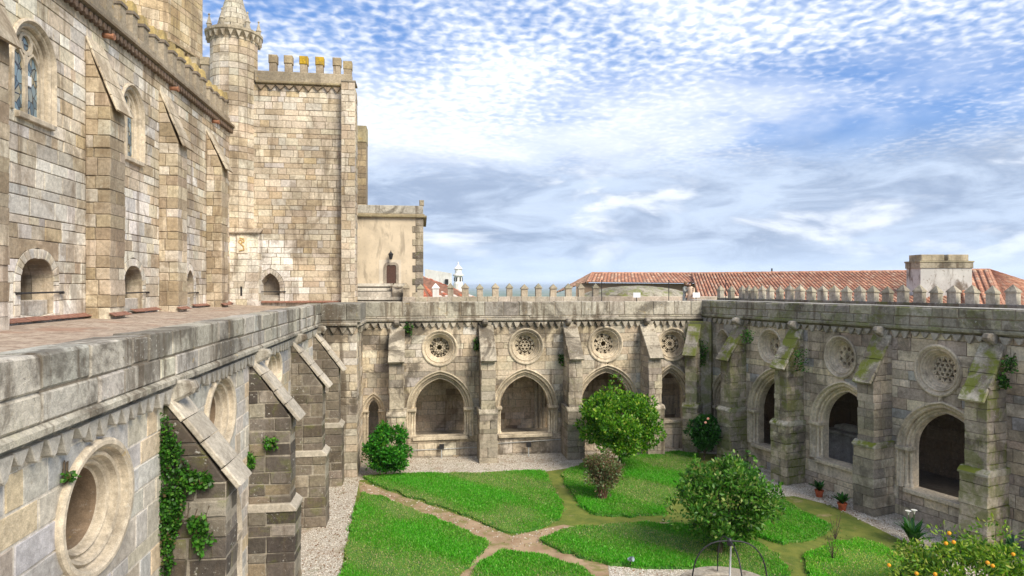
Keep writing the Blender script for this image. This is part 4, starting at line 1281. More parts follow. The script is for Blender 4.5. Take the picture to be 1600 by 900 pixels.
for i, px_ in enumerate((426, 450, 474, 499, 526)):
    u = FT.u(px_); lic = (.54, .35, .03) if i in (2, 3) else (.44, .35, .22)
    mb = MB(); mb.fbox(FT, u - .2, u + .2, TZ + .72, TZ + 1.25, -.42, -.02, (.44, .36, .26), .02); mb.fbox(FT, u - .235, u + .235, TZ + 1.25, TZ + 1.72, -.46, .02, lic, .03)
    mb.build('merlon', M_tran, tr)
for k in (1,):
    mb = MB(); mb.box((px1 - .55, 38 + k * .75, TZ + 1.0), (.45, .42, .56), (.42, .34, .24)); mb.box((px1 - .55, 38 + k * .75, TZ + 1.5), (.5, .48, .45), (.44, .35, .2)); mb.build('merlon', M_tran, tr)
# side buttress further back
q = at_depth(563, 200, 44); mb = MB()
bx0, bx1 = at_depth(550, 200, 44), at_depth(572, 200, 44)
FTb = Frame((0, bx1.y, 0), (1, 0, 0), (0, -1, 0))
mas2, core2 = Masonry(), MB()
lay_wall(mas2, core2, FTb, bx0.x, bx1.x, 7.0, FTb.v(563, 222), .42, .6, [], lambda u, v, r: pick(r, [(2, (.34, .26, .17)), (2, (.42, .33, .21)), (1, (.28, .22, .15))]), rng, gap=.012)
eb = part_empty('buttress', tr); mas2.build(eb, M_tran); core2.build('core', M_mortar, eb)
mb = MB(); mb.fbox(FTb, bx0.x, bx1.x + .02, FTb.v(563, 222), FTb.v(563, 196), -1.4, .04, (.42, .36, .22), .03); mb.build('buttress_cap', M_merlon, eb)
mb = MB(); mb.fbox(FTb, bx0.x, bx1.x, 7, FTb.v(563, 222), -1.4, -.06, (.34, .27, .18)); mb.build('buttress_body', M_tran, eb)
mb = MB(); mb.fbox(FT, tx0 - 1, px1 - 1.5, Z0 - 1, TZ + .2, -9, -.9, (.45, .38, .28)); mb.build('transept_body', M_mortar, tr)

tq = at_depth(366, HORIZON, 36.6)
tt = thing('stair_turret', 'round stone stair turret with a conical spire and small pinnacles', 'tower', (tq.x, tq.y, 7.7))
TRR = 1.28; TTZ = EYE + (447 - 62) * .0366
ring_tower(tq.x, tq.y, TRR, EYE + 2.9, TTZ, 16, tt, M_tran, WARM, h=.42, per=1, limit=300, a0=.05)
def tone_white(u, v, r): return pick(r, [(4, (.78, .73, .64)), (1, (.66, .58, .46))], .06)
# square foot of the turret with a tiled ledge and a carved plaque
FTT = Frame((0, tq.y - 1.15, 0), (1, 0, 0), (0, -1, 0))
mas3, core3 = Masonry(), MB()
u0, u1 = FTT.u(357), FTT.u(404); vz = FTT.v(380, 365)
lay_wall(mas3, core3, FTT, u0, u1, Z0 - .1, vz, .36, .62, [], tone_white, rng, gap=.008)
fs_ = Frame((u1, tq.y - 1.15, 0), (0, 1, 0), (1, 0, 0)); lay_wall(mas3, core3, fs_, 0, 1.6, Z0 - .1, vz, .36, .7, [], tone_white, rng, gap=.008)
ef = part_empty('turret_foot', tt); mas3.build(ef, M_tran); core3.build('core', M_mortar, ef)
for i in range(9):
    mb = MB(); w_ = (u1 - u0 + .16) / 9; a = u0 - .05 + i * w_
    prism(mb, Frame(FTT.p(a + .01, 0, 0), FTT.N, FTT.U), [(-.7, vz + .3), (.18, vz), (.2, vz + .07), (-.7, vz + .38)], 0, w_ - .02, (.40, .34, .27), .01); mb.build('ledge_tile', M_tran, ef)
pu0, pu1, pv0, pv1 = FTT.u(370), FTT.u(387), FTT.v(379, 396), FTT.v(379, 367)
mb = MB(); mb.fbox(FTT, pu0, pu1, pv0, pv1, -.02, .06, (.70, .62, .50), .012)
cu, cv = (pu0 + pu1) / 2, (pv0 + pv1) / 2
strip(mb, FTT, [(cu - .12, cv + .35), (cu + .1, cv + .3), (cu + .13, cv + .15), (cu - .08, cv + .05), (cu + .1, cv - .12), (cu + .12, cv - .32), (cu - .12, cv - .36)], .05, .05, .11, (.55, .38, .14))
strip(mb, FTT, circ(cu - .07, cv + .14, .09, n=10), .04, .05, .10, (.55, .38, .14), True)
mb.build('carved_plaque', M_carve, ef)
mb = MB(); su, sv = FTT.hit(377, 455); mb.fbox(FTT, su - .05, su + .05, sv - .26, sv + .26, -.0, .016, (.02, .02, .02)); mb.build('slit_window', M_iron, ef)
mb = MB(); mb.lathe((tq.x, tq.y, TTZ), [(TRR - .05, -.3), (TRR + .06, -.1), (TRR + .28, .12), (TRR + .28, .26), (TRR, .34)], 16, (.40, .34, .25), .05); mb.build('corbel_band', M_merlon, tt)
tm = MB(); prism(tm, Frame((0, 0, 0), (1, 0, 0), (0, 1, 0)), [(-.15, 0), (-.02, -.34), (.02, -.34), (.15, 0)], 0, .2, (.46, .40, .31), .015); me = tm.mesh('corbel', M_tran)
for k in range(22):
    a = k * math.tau / 22; n_ = V((math.cos(a), math.sin(a), 0)); fr = Frame((tq.x + n_.x * TRR, tq.y + n_.y * TRR, 0), (-n_.y, n_.x, 0), n_)
    inst('corbel', me, tt, fr.mat(0, TTZ + .08, 0))
# spire in courses
zs, ns = TTZ + .34, 11; hh = 3.5
for i in range(ns):
    r0, r1 = .97 * (1 - i / ns) + .03, .97 * (1 - (i + 1) / ns) + .03
    for k in range(8):
        a, b = k * math.tau / 8 + .05 + (i % 2) * .39, (k + 1) * math.tau / 8 + .05 + (i % 2) * .39
        mb = MB(); z0_, z1_ = zs + hh * i / ns + .008, zs + hh * (i + 1) / ns - .008; am = (a + b) / 2
        q = []
        for r_, z_ in ((r0, z0_), (r1, z1_)):
            for t_ in (a + .02, am, b - .02): q.append((tq.x + r_ * math.cos(t_), tq.y + r_ * math.sin(t_), z_))
        q.append((tq.x, tq.y, z0_)); q.append((tq.x, tq.y, z1_))
        mb.add(q, [(0, 1, 4, 3), (1, 2, 5, 4), (0, 3, 7, 6), (2, 6, 7, 5), (3, 4, 5, 7), (2, 1, 0, 6)], pick(rng, [(2, (.46, .42, .34)), (1, (.40, .35, .27)), (1, (.50, .45, .35))])); mb.build('spire_stone', M_merlon, tt)
for k in range(6):
    a = k * math.tau / 6 + .3; x, y = tq.x + 1.3 * math.cos(a), tq.y + 1.3 * math.sin(a); mb = MB()
    mb.lathe((x, y, TTZ + .3), [(.11, 0), (.13, .35), (.17, .38), (.12, .48), (.03, .85), (.07, .92), (.0, 1.0)], 6, (.42, .37, .29)); mb.build('pinnacle', M_merlon, tt)
for px_, w_ in ((322, .42), (303, .4)):
    c = at_depth(px_, 110, 39); mb = MB(); mb.box((c.x, c.y, c.z - .2), (w_, .5, 1.5), (.44, .37, .28)); mb.box((c.x, c.y, c.z + .5), (w_ + .1, .6, .45), (.46, .38, .26)); mb.build('merlon', M_merlon, nv)

# plastered house with steps
def plaster_mat(name, col, dirt=.5):
    m, nt, bs, _ = new_mat(name); q = NT(nt); P = q.pos()
    r = q.n('ShaderNodeRGB'); r.outputs[0].default_value = (*col, 1); c = r.outputs[0]
    c = q.mix(q.ramp(q.noise(P, .8, 6, .6, .5), .35, .65), c, tuple(x * .82 for x in col))
    c = q.mix(q.math('MULTIPLY', q.ramp(q.noise(q.pos((1, 1, .35)), 1.5, 6, .65, .6), .52, .68), dirt), c, (.16, .13, .10))
    c = q.mix(q.math('MULTIPLY', q.ramp(q.noise(P, 6, 5, .7), .58, .68), dirt), c, (.22, .19, .15))
    q.L(c, bs.inputs['Base Color']); bs.inputs['Roughness'].default_value = .9; q.bump(q.noise(P, 10, 5, .6), .25, .03, bs)
    return m
M_plas = plaster_mat('ochre_plaster', (.66, .555, .41), .5); M_white = plaster_mat('white_limewash', (.78, .77, .74), .25); M_whited = plaster_mat('stained_limewash', (.56, .55, .52), 1.0)
hy = 41.5; FH = Frame((0, hy, 0), (1, 0, 0), (0, -1, 0))
hs = thing('plastered_house', 'ochre plastered house with an arched brown door beside the transept', 'house', (-1.9, hy + 3, 7.3))
hx0, hx1 = px1 - .3, FH.u(660); HZ = FH.v(620, 340)
mb = MB(); mb.fbox(FH, hx0, hx1, 5, HZ, -6, 0, (.6, .5, .35)); mb.build('wall', M_plas, hs)
mb = MB(); mb.fbox(FH, hx0, hx1 + .28, HZ, HZ + .14, -6.2, .22, (.30, .25, .15), .03); mb.fbox(FH, hx0, hx1 + .14, HZ + .14, HZ + .24, -6.1, .1, (.36, .30, .2), .02); mb.build('cornice', M_merlon, hs)
mb = MB(); mb.fbox(FH, hx0, hx1 + .05, HZ + .24, HZ + .78, -.3, .03, (.44, .41, .35), .03); mb.build('parapet_wall', M_para, hs)
mb = MB(); mb.fbox(FH, hx1 - .2, hx1 + .1, HZ + .78, HZ + 1.15, -.3, .04, (.42, .36, .26), .05); mb.build('parapet_knob', M_merlon, hs)
v = 5.0; i = 0
while v < HZ - .3:
    h_ = rng.uniform(.38, .5); mb = MB(); wq = .62 if i % 2 else .42
    mb.fbox(FH, hx1 - wq, hx1 + .06, v, min(v + h_ - .012, HZ - .01), -.5, .05, pick(rng, DARKB if rng.random() < .5 else MIDB), .02); mb.build('quoin', M_dark, hs); v += h_; i += 1
da = Arch(FH.u(611.5), (FH.u(619.5) - FH.u(603.5)) / 2, FH.v(611, 443), FH.v(611, 417), FH.v(611, 412.5))
mb = MB(); mb.fbox(FH, da.uc - .78, da.uc + .62, da.vb, FH.v(611, 406), .0, .012, (.66, .60, .50), .003); mb.build('pale_patch', plaster_mat('pale_plaster', (.68, .60, .48), .3), hs)
e = part_empty('door', hs)
mb = MB(); pts = [(da.uc - da.a, da.vb)] + da.curve(0, 8) + [(da.uc + da.a, da.vb)]
strip(mb, FH, [(a + (.06 if a > da.uc else -.06), b) for a, b in pts], .17, -.02, .07, (.36, .31, .25)); mb.build('door_surround', M_carve, e)
mb = MB(); prism(mb, FH, pts, -.05, .025, (.09, .045, .03)); mb.build('door_leaf', plain_mat('brown_door_paint', (.085, .045, .032), .5, .2, 12), e)
mb = MB(); c = FH.hit(611, 400); lp = FH.p(c[0], c[1], .3); mb.lathe(lp, [(.02, -.25), (.09, -.2), (.15, .08), (.17, .1), (.06, .22), (.02, .3)], 6, (.03, .03, .03)); mb.tube([FH.p(c[0], c[1] + .28, .3), FH.p(c[0], c[1] + .36, .15), FH.p(c[0], c[1] + .1, 0)], .02, 5, (.03, .03, .03)); mb.build('wall_lantern', M_iron, hs)
st = thing('stone_stairs', 'short flight of worn stone steps below the brown door', 'stairs', (-2.2, 39.5, 7.3))
sz1 = da.vb; sz0 = 7.33
for i in range(6):
    zt = sz1 - (sz1 - sz0) * i / 6; y0 = hy - .9 - i * .36; mb = MB()
    mb.box(((hx0 + da.uc + .7 + (.3 if i > 3 else 0)) / 2, y0 + .2, zt - .09), (da.uc + .7 - hx0 + (.3 if i > 3 else 0), .48, .18), (.55, .51, .44)); mb.build('step', M_carve, st)
mb = MB(); mb.box(((hx0 + da.uc + .7) / 2, hy - .35, sz1 - .12), (da.uc + .7 - hx0, .8, .24), (.5, .46, .39)); mb.build('landing', M_carve, st)
mb = MB(); mb.box(((hx0 + da.uc + .7) / 2, hy - 1.0, (sz0 + sz1) / 2 - .5), (da.uc + .66 - hx0, 1.6, sz1 - sz0), (.45, .41, .35)); mb.build('stair_body', M_mortar, st)
cx = at_depth(623, 455, 39.3); mb = MB(); mb.box((cx.x, cx.y, 8.0), (.75, .7, 1.5), (.40, .36, .30)); mb.lathe((cx.x, cx.y, 8.72), [(.5, 0), (.52, .08), (.36, .2), (.36, .26)], 8, (.40, .36, .29)); mb.build('newel_block', M_clois, st)
mb = MB(); mb.fbox(FH, -12, hx1 + 2.5, 5, 7.3, -7, 2.5, (.4, .35, .28)); tag(mb.build('terrace_base', M_mortar), kind='structure')

# ------------------------------------------------------------------ terrain, far town and plain
def terrain():
    m, nt, bs, _ = new_mat('far_fields'); q = NT(nt); P = q.pos((1, 1, 0))
    cell = q.voronoi(P, .0016, 'Color'); sx = q.n('ShaderNodeSeparateColor'); q.L(cell, sx.inputs[0])
    c = q.mix(sx.outputs[0], (.06, .12, .03), (.17, .22, .07)); c = q.mix(q.ramp(sx.outputs[1], .65, .9), c, (.28, .25, .13))
    c = q.mix(q.ramp(q.noise(P, .004, 6, .6), .54, .62), c, (.03, .06, .03))
    q.L(c, bs.inputs['Base Color']); bs.inputs['Roughness'].default_value = 1
    mb = MB(); mb.lathe((0, 0, 0), [(0.0, -6), (120, -7), (300, -25), (800, -70), (3000, -75), (9000, -70), (20000, -70), (42000, -80)], 64, (.1, .15, .05))
    tag(mb.build('terrain', m, smooth=True), kind='structure')
terrain()

M_tile = plain_mat('roof_tile_clay', (.42, .17, .085), .85, .3, 3, .3, use_tone=True)
def tile_roof(parent, p0, p1, q0, q1, pitch=.42, tones=((.47, .23, .14), (.43, .20, .12), (.51, .27, .165), (.40, .20, .125), (.52, .33, .22)), bump=.09):
    p0, p1, q0, q1 = V(p0), V(p1), V(q0), V(q1)
    L = max((p1 - p0).length, (q1 - q0).length); n = max(3, int(L / pitch)); nor = (p1 - p0 + q1 - q0).cross(q0 - p0).normalized()
    if nor.z < 0: nor = -nor
    mb = MB(); mb.add([tuple(p0), tuple(p1), tuple(q1), tuple(q0)], [(0, 1, 2, 3)], (.24, .12, .075)); mb.build('roof_deck', M_tile, parent)
    mb = MB()
    rows = max(3, int((q0 - p0).length / .9))
    for i in range(n):
        s0, s1 = (i + .14) / n, (i + .86) / n; sm = (s0 + s1) / 2
        for r in range(rows):
            t0, t1 = r / rows, (r + 1) / rows + .01
            f = lambda s, t, h: tuple((p0.lerp(p1, s)).lerp(q0.lerp(q1, s), t) + nor * h)
            tn = rng.choice(tones); g = rng.uniform(.8, 1.15); tn = tuple(c * g for c in tn)
            q = []
            for t, e in ((t0, .0), (t1, .03)):
                q += [f(s0, t, .01 + e), f(s0 * .7 + sm * .3, t, bump * .8 + e), f(sm, t, bump * 1.1 + e), f(s1 * .7 + sm * .3, t, bump * .8 + e), f(s1, t, .01 + e)]
            mb.add(q, [(k, k + 1, 6 + k, 5 + k) for k in range(4)] + [(5, 6, 7, 8, 9)], tn)
    o = mb.build('tile_rows', M_tile, parent); o['kind'] = 'stuff'
def ridge(parent, a, b, r=.16):
    mb = MB(); a, b = V(a), V(b); n = max(2, int((b - a).length / .8))
    for i in range(n):
        p, q = a.lerp(b, i / n), a.lerp(b, (i + 1) / n); g = rng.uniform(.8, 1.1)
        mb.tube([p, q], [r, r * .86], 6, (.46 * g, .24 * g, .15 * g))
    mb.build('ridge_tiles', M_tile, parent)
rf = thing('tiled_house', 'long house with a clay tiled hip roof behind the mossy vault', 'house', tuple(at_depth(1000, 470, 62)))
pA, pB = at_depth(925, 427, 66), at_depth(1100, 427.5, 66)
eA, eB = at_depth(905, 441, 60), at_depth(1125, 443, 58)
tile_roof(rf, pA, pB, at_depth(918, 441, 60), eB, .34, bump=.07)
hp = at_depth(866, 459, 64)
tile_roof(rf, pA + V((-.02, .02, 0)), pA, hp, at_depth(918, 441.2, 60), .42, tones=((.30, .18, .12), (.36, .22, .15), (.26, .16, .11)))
ridge(rf, pA, pB); ridge(rf, pA, at_depth(918, 441, 60), .13)
mb = MB(); a, b = at_depth(900, 442, 60.6), at_depth(1125, 443.5, 58.6)
mb.add([tuple(a), tuple(b), (b.x, b.y, 3), (a.x, a.y, 3), (a.x, a.y + .4, a.z), (b.x, b.y + .4, b.z)], [(0, 1, 2, 3), (0, 1, 5, 4)], (.35, .25, .17)); mb.build('wall', plaster_mat('brown_plaster', (.36, .25, .17), .5), rf)
rg = thing('tiled_house', 'broad clay tiled roof behind the row of pointed merlons', 'house', tuple(at_depth(1250, 480, 54)))
p0, p1 = at_depth(1080, 427.5, 63), at_depth(1450, 424, 53)
tile_roof(rg, p0, p1, at_depth(1095, 478, 46), at_depth(1560, 492, 40), .28, bump=.07)
ridge(rg, p0, p1)
p0 = at_depth(1206, 436, 60); mb = MB(); mb.tube([p0, p0 + V((0, 0, 1.0))], .07, 6, (.2, .17, .15)); mb.build('flue_pipe', M_iron, rg)
rh = thing('tiled_house', 'clay tiled hip roof beyond the tall stained chimney', 'house', tuple(at_depth(1560, 470, 46)))
a, b = at_depth(1490, 423, 51), at_depth(1545, 422, 50)
q0, q1 = at_depth(1510, 484, 41), at_depth(1572, 486, 40); q2 = at_depth(1720, 478, 47)
tile_roof(rh, a, b, q0, q1, .36); tile_roof(rh, b, b + V((.02, 0, 0)), q1, q2, .36); ridge(rh, a, b); ridge(rh, b, q1, .14); ridge(rh, b, q2, .14)

ch = thing('chimney', 'tall stained white chimney block with a notched stone top', 'chimney', tuple(at_depth(1478, 470, 45)))
c0, c1 = at_depth(1438, 450, 45), at_depth(1519, 450, 45); FCh = Frame((c0.x, c0.y, 0), c1 - c0, V((-(CP * 0 + .14), -.99, 0)))
FCh = Frame((c0.x, c0.y, 0), (CP, -SP, 0), (-SP, -CP, 0)); W_ = (c1 - c0).length
zz = lambda y: EYE - (y - HORIZON) * .045
mb = MB(); mb.fbox(FCh, 0, W_, 5, zz(419), -1.6, 0, (.7, .7, .7), .02); mb.build('shaft', M_whited, ch)
mb = MB(); mb.fbox(FCh, -.06, W_ + .06, zz(419), zz(410), -1.66, .06, (.36, .32, .24), .02); mb.build('band', M_clois, ch)
mb = MB(); mb.fbox(FCh, -.1, W_ + .1, zz(410), zz(407.5), -1.7, .1, (.34, .3, .2), .015); mb.build('cap_slab', M_merlon, ch)
for a, b in ((.12, W_ * .48), (W_ * .55, W_ - .18)):
    mb = MB(); mb.fbox(FCh, a, b, zz(407.5), zz(397.5), -1.5, -.08, (.44, .37, .26), .03); mb.build('notched_top', M_merlon, ch)

lr = thing('tiled_house', 'low roof of red and white tile rows below the white lantern', 'house', tuple(at_depth(690, 470, 56)))
tile_roof(lr, at_depth(640, 425, 64), at_depth(672, 437, 64), at_depth(650, 475, 54), at_depth(752, 468, 54), .62, tones=((.50, .16, .08), (.42, .13, .07), (.66, .56, .48)), bump=.13)
wb = thing('white_house', 'small white house peeping over the red and white roof', 'house', tuple(at_depth(690, 470, 78)))
a, b = at_depth(664, 420, 78), at_depth(706, 427, 78); mb = MB()
mb.add([(a.x, a.y, a.z), (b.x, b.y, b.z), (b.x, b.y, 2), (a.x, a.y, 2), (a.x, a.y + 5, a.z), (b.x, b.y + 5, b.z), (b.x, b.y + 5, 2)], [(0, 1, 2, 3), (0, 1, 5, 4), (1, 5, 6, 2)], (.8, .8, .8)); mb.build('wall', M_white, wb)
w_ = at_depth(698, 440, 77.9); mb = MB(); mb.box((w_.x, w_.y, w_.z), (.4, .1, .6), (.1, .1, .1)); mb.build('window', M_iron, wb)
tw = at_depth(716, 450, 84); to = thing('white_lantern_turret', 'white stone lantern turret standing beyond the terrace merlons', 'tower', (tw.x, tw.y, 2)); mb = MB()
mb.lathe((tw.x, tw.y, 0), [(.62, 2), (.62, tw.z + .6), (.5, tw.z + .8), (.5, tw.z + 1.5), (.72, tw.z + 1.6), (.72, tw.z + 1.75), (.45, tw.z + 1.9), (.45, tw.z + 2.4), (.6, tw.z + 2.5), (.3, tw.z + 2.8), (.08, tw.z + 3.1), (.1, tw.z + 3.25), (0, tw.z + 3.5)], 12, (.78, .74, .68)); mb.build('shaft', M_white, to)
for k in range(6):
    a = k * math.tau / 6; mb = MB(); mb.box((tw.x + .5 * math.cos(a), tw.y + .5 * math.sin(a), tw.z + 1.15), (.16, .16, .5), (.25, .2, .16)); mb.build('opening', M_iron, to)

# ------------------------------------------------------------------ terrace merlon walls
mw = thing('merlon_wall', 'low terrace wall with pointed stone merlons before the distant plain', 'wall', tuple(at_depth(780, 470, 39)))
FM = Frame((0, 38.9, 0), (1, 0, 0), (0, -1, 0))
zt = FM.v(780, 463.5)
u = FM.u(634) - .2; uend = FM.u(943)
while u < uend:
    e = min(u + rng.uniform(.6, 1.0), uend); mb = MB(); mb.fbox(FM, u + .006, e - .006, 6.8, zt + rng.uniform(-.01, .01), -.4, 0, pick(rng, [(2, (.46, .41, .33)), (1, (.40, .36, .29))]), .015); mb.build('stone', M_carve, mw); u = e
mes = [merlon_mesh(.37, .34, .52, .33, M_merlon, (.47, .40, .30), (.34, .29, .21)), merlon_mesh(.36, .34, .52, .33, M_merlon, (.42, .37, .29), (.30, .27, .19)), merlon_mesh(.37, .34, .52, .33, M_white, (.7, .7, .7), (.4, .36, .3))]
for i, px_ in enumerate((635, 657, 681, 704, 727, 750, 774, 796, 819, 841, 864, 888, 908, 930)):
    inst('merlon', mes[2 if i == 2 else i % 2], mw, FM.mat(FM.u(px_, -.2), zt - .01, -.2) @ Matrix.Rotation(rng.uniform(-.03, .03), 4, 'Y') @ Matrix.Diagonal((rng.uniform(.92, 1.06), 1, rng.uniform(.92, 1.04), 1)))
mr = thing('merlon_wall', 'long dark terrace wall with tall pointed merlons before the tiled roof', 'wall', tuple(FR.p(8, 7.3, -5.6)))
FMR = Frame(CR - NR * 5.6, UR, NR)
ztr = FMR.v(1440, 473)
u0 = FMR.u(1120); mb = MB(); mb.fbox(FMR, u0, FMR.u(1700), 6.5, ztr, -.4, 0, (.22, .2, .175), .02); mb.build('wall_base', M_parar, mr)
hM = (EYE - .02) - ztr
mes = [merlon_mesh(.46, .42, hM - .12, .36, M_merlon, (.46, .42, .35), (.36, .32, .24)), merlon_mesh(.43, .40, hM - .15, .36, M_merlon, (.42, .385, .31), (.32, .29, .22)), merlon_mesh(.46, .4, hM - .1, .34, M_right, (.50, .46, .39), (.36, .32, .25))]
for i, px_ in enumerate((1126, 1142.6, 1160, 1170, 1179, 1191, 1203.6, 1218.6, 1234, 1250, 1267.5, 1285, 1303.6, 1323, 1343.5, 1364, 1387, 1411, 1437, 1463, 1490, 1519, 1551, 1583, 1618)):
    inst('merlon', mes[(i * 7) % 3], mr, FMR.mat(FMR.u(px_, -.2), ztr - .15, -.2) @ Matrix.Rotation(rng.uniform(-.06, .06), 4, 'Z') @ Matrix.Diagonal(((.62 if i < 8 else .86), .8, rng.uniform(.96, 1.03), 1)))
flat('terrace_floor', [tuple(FR.p(-3, 0, -.3)[:2]) + (7.365,), tuple(FR.p(RIGHT_END, 0, -.3)[:2]) + (7.365,), tuple(FR.p(RIGHT_END, 0, -6)[:2]) + (7.365,), tuple(FR.p(-3, 0, -6)[:2]) + (7.365,)], 7.365, M_terr)
# mossy vault back, boards, posts
vb = at_depth(995, 470, 46); mv = MB(); q, fs = [], []
for i in range(9):
    for k in range(25):
        t = i / 8 * math.pi / 2; a = k / 24 * math.tau
        q.append((vb.x + 5.2 * math.cos(t) * math.cos(a), vb.y + 3.5 * math.cos(t) * math.sin(a), 7.2 + 1.6 * math.sin(t) + .04 * math.sin(a * 7 + i)))
fs = [(i * 25 + k, i * 25 + k + 1, (i + 1) * 25 + k + 1, (i + 1) * 25 + k) for i in range(8) for k in range(24)]
mv.add(q, fs, (.34, .31, .24)); tag(mv.build('vault_back', M_parar, smooth=True), 'low mossy stone vault back bulging up behind the terrace', 'vault')
lw = MB(); a, b = at_depth(938, 466, 41), at_depth(1210, 466, 41); FW = Frame((0, 40.4, 0), (1, 0, 0), (0, -1, 0))
lw.fbox(FW, a.x, b.x + 1, 6.5, 8.12, -.3, 0, (.5, .42, .34), .02); tag(lw.build('kerb_wall', M_carve), 'low pinkish kerb wall behind the white notice boards', 'wall')
for i, (px_, lb) in enumerate(((995, 'white notice board on the terrace below the mossy vault'), (1088, 'white notice board on the terrace beside the two visitors'))):
    c = at_depth(px_, 461, 36.2); t = thing('notice_board', lb, 'board', (c.x, c.y, 7.34))
    mb = MB(); mb.box((c.x, c.y, c.z), (.42, .03, .28), (.72, .76, .8)); o = mb.build('panel', plain_mat('notice_white', (.72, .75, .78), .4, .06, 6), t)
    mb = MB(); mb.tube([(c.x, c.y + .03, 7.33), (c.x, c.y + .03, c.z)], .025, 6, (.1, .1, .1)); mb.build('post', M_iron, t)
for px_, lb in ((940, 'thin dark post at the end of the pointed merlons'), (1045, 'thin dark post between the two white notice boards'), (1134, 'thin dark post beside the first tall merlons')):
    c = at_depth(px_, 450, 37); t = MB(); t.tube([(c.x, c.y, 7.33), (c.x, c.y, EYE + .3)], .022, 6, (.05, .05, .05)); t.lathe((c.x, c.y, EYE + .3), [(.03, 0), (.04, .03), (0, .07)], 6, (.05, .05, .05)); tag(t.build('metal_post', M_iron), lb, 'post')

# ------------------------------------------------------------------ two visitors on the far terrace
M_skin = plain_mat('skin', (.50, .30, .21), .6, .08, 20, 0)
M_cloth = plain_mat('cloth', (.5, .5, .5), .9, .12, 30, .2, use_tone=True)
def person(label, loc, rz, coat, legs, hair, pose):
    t = thing('person', label, 'person', loc)
    J = {'pel': (0, 0, .92), 'ab': (0, .01, 1.08), 'ch': (0, .0, 1.27), 'nk': (0, 0, 1.42), 'h0': (0, -.02, 1.50), 'h1': (0, -.03, 1.60)}
    for s, n in ((-1, 'l'), (1, 'r')):
        J.update({'hp' + n: (s * .09, 0, .88), 'kn' + n: (s * .10, -.02, .48), 'an' + n: (s * .10, .02, .08), 'to' + n: (s * .11, -.14, .03), 'sh' + n: (s * .17, 0, 1.36)})
    J.update(pose)
    E = [('pel', 'ab'), ('ab', 'ch'), ('ch', 'nk'), ('nk', 'h0'), ('h0', 'h1')]
    for n in 'lr': E += [('pel', 'hp' + n), ('hp' + n, 'kn' + n), ('kn' + n, 'an' + n), ('an' + n, 'to' + n), ('ch', 'sh' + n), ('sh' + n, 'el' + n), ('el' + n, 'wr' + n), ('wr' + n, 'ha' + n)]
    rad = dict(pel=.14, ab=.125, ch=.135, nk=.055, h0=.075, h1=.085, hp=.09, kn=.06, an=.042, to=.038, sh=.065, el=.045, wr=.03, ha=.035)
    ks = list(J); me = bpy.data.meshes.new('body'); me.from_pydata([J[k] for k in ks], [(ks.index(a), ks.index(b)) for a, b in E], [])
    o = bpy.data.objects.new('body', me); COL.objects.link(o)
    md = o.modifiers.new('skin', 'SKIN'); 
    for i, k in enumerate(ks):
        r = rad.get(k, rad.get(k[:2], .05)); me.skin_vertices[0].data[i].radius = (r, r * (.8 if k in ('pel', 'ab', 'ch') else 1))
        me.skin_vertices[0].data[i].use_root = (k == 'pel')
    sb = o.modifiers.new('sub', 'SUBSURF'); sb.levels = sb.render_levels = 2
    me.materials.append(M_skin); o.parent = t; t.rotation_euler = (0, 0, rz)
    def child(mb, name, mat): x = mb.build(name, mat, None, smooth=True); x.parent = t; return x
    mb = MB(); z = lambda pr: [(r, zz_) for r, zz_ in pr]
    c = MB(); prof = [(.215, .62), (.205, .85), (.165, 1.08), (.19, 1.28), (.15, 1.40), (.07, 1.45)]
    q = []; n = 16
    for r, h in prof:
        for k in range(n): q.append((r * math.cos(k * math.tau / n), r * .72 * math.sin(k * math.tau / n), h))
    c.add(q, [(i * n + k, i * n + (k + 1) % n, (i + 1) * n + (k + 1) % n, (i + 1) * n + k) for i in range(len(prof) - 1) for k in range(n)], coat)
    for s in 'lr': c.tube([J['sh' + s], V(J['sh' + s]).lerp(V(J['el' + s]), .5), J['el' + s], V(J['el' + s]).lerp(V(J['wr' + s]), .9)], [.085, .075, .065, .05], 10, coat)
    child(c, 'coat', M_cloth)
    c = MB()
    for s in 'lr': c.tube([(J['hp' + s][0], 0, .92), J['hp' + s], J['kn' + s], J['an' + s]], [.11, .105, .075, .06], 10, legs)
    child(c, 'trousers', M_cloth)
    c = MB(); hx, hy_, hz = J['h1']
    c.lathe((hx, hy_ + .02, hz - .16), [(.03, .0), (.085, .02), (.105, .12), (.108, .18), (.085, .25), (.0, .285)], 14, hair); hh = child(c, 'hair', M_cloth)
    c = MB(); c.lathe((hx, hy_ - .075, hz - .055), [(.0, -.06), (.05, -.05), (.066, 0), (.06, .05), (.0, .06)], 10, (.5, .3, .2)); c.tube([(hx, hy_ - .13, hz - .03), (hx, hy_ - .16, hz - .06)], [.010, .016], 6, (.5, .3, .2)); child(c, 'face', M_skin)
    c = MB()
    for s in (-1, 1): c.lathe((hx + s * .028, hy_ - .138, hz - .035), [(0, -.008), (.009, 0), (0, .008)], 6, (.03, .02, .02))
    c.box((hx, hy_ - .133, hz - .085), (.045, .012, .008), (.35, .12, .1)); child(c, 'features', M_cloth)
    c = MB()
    for s in 'lr':
        h = V(J['ha' + s]); w = V(J['wr' + s]); d = (h - w).normalized(); sd = d.cross(V((0, 0, 1)));
        if sd.length < .1: sd = V((1, 0, 0))
        sd.normalize()
        for k in range(4):
            b = h + sd * (k - 1.5) * .018; c.tube([b, b + d * .035 + V((0, -.008, 0)), b + d * (.062 + .008 * (1.5 - abs(k - 1.5))) + V((0, -.022, 0))], [.0085, .008, .006], 6, (.5, .3, .2))
        b = w.lerp(h, .5) + sd * .035; c.tube([b, b + sd * .025 + d * .03, b + sd * .03 + d * .055], [.010, .009, .007], 6, (.5, .3, .2))
    child(c, 'fingers', M_skin)
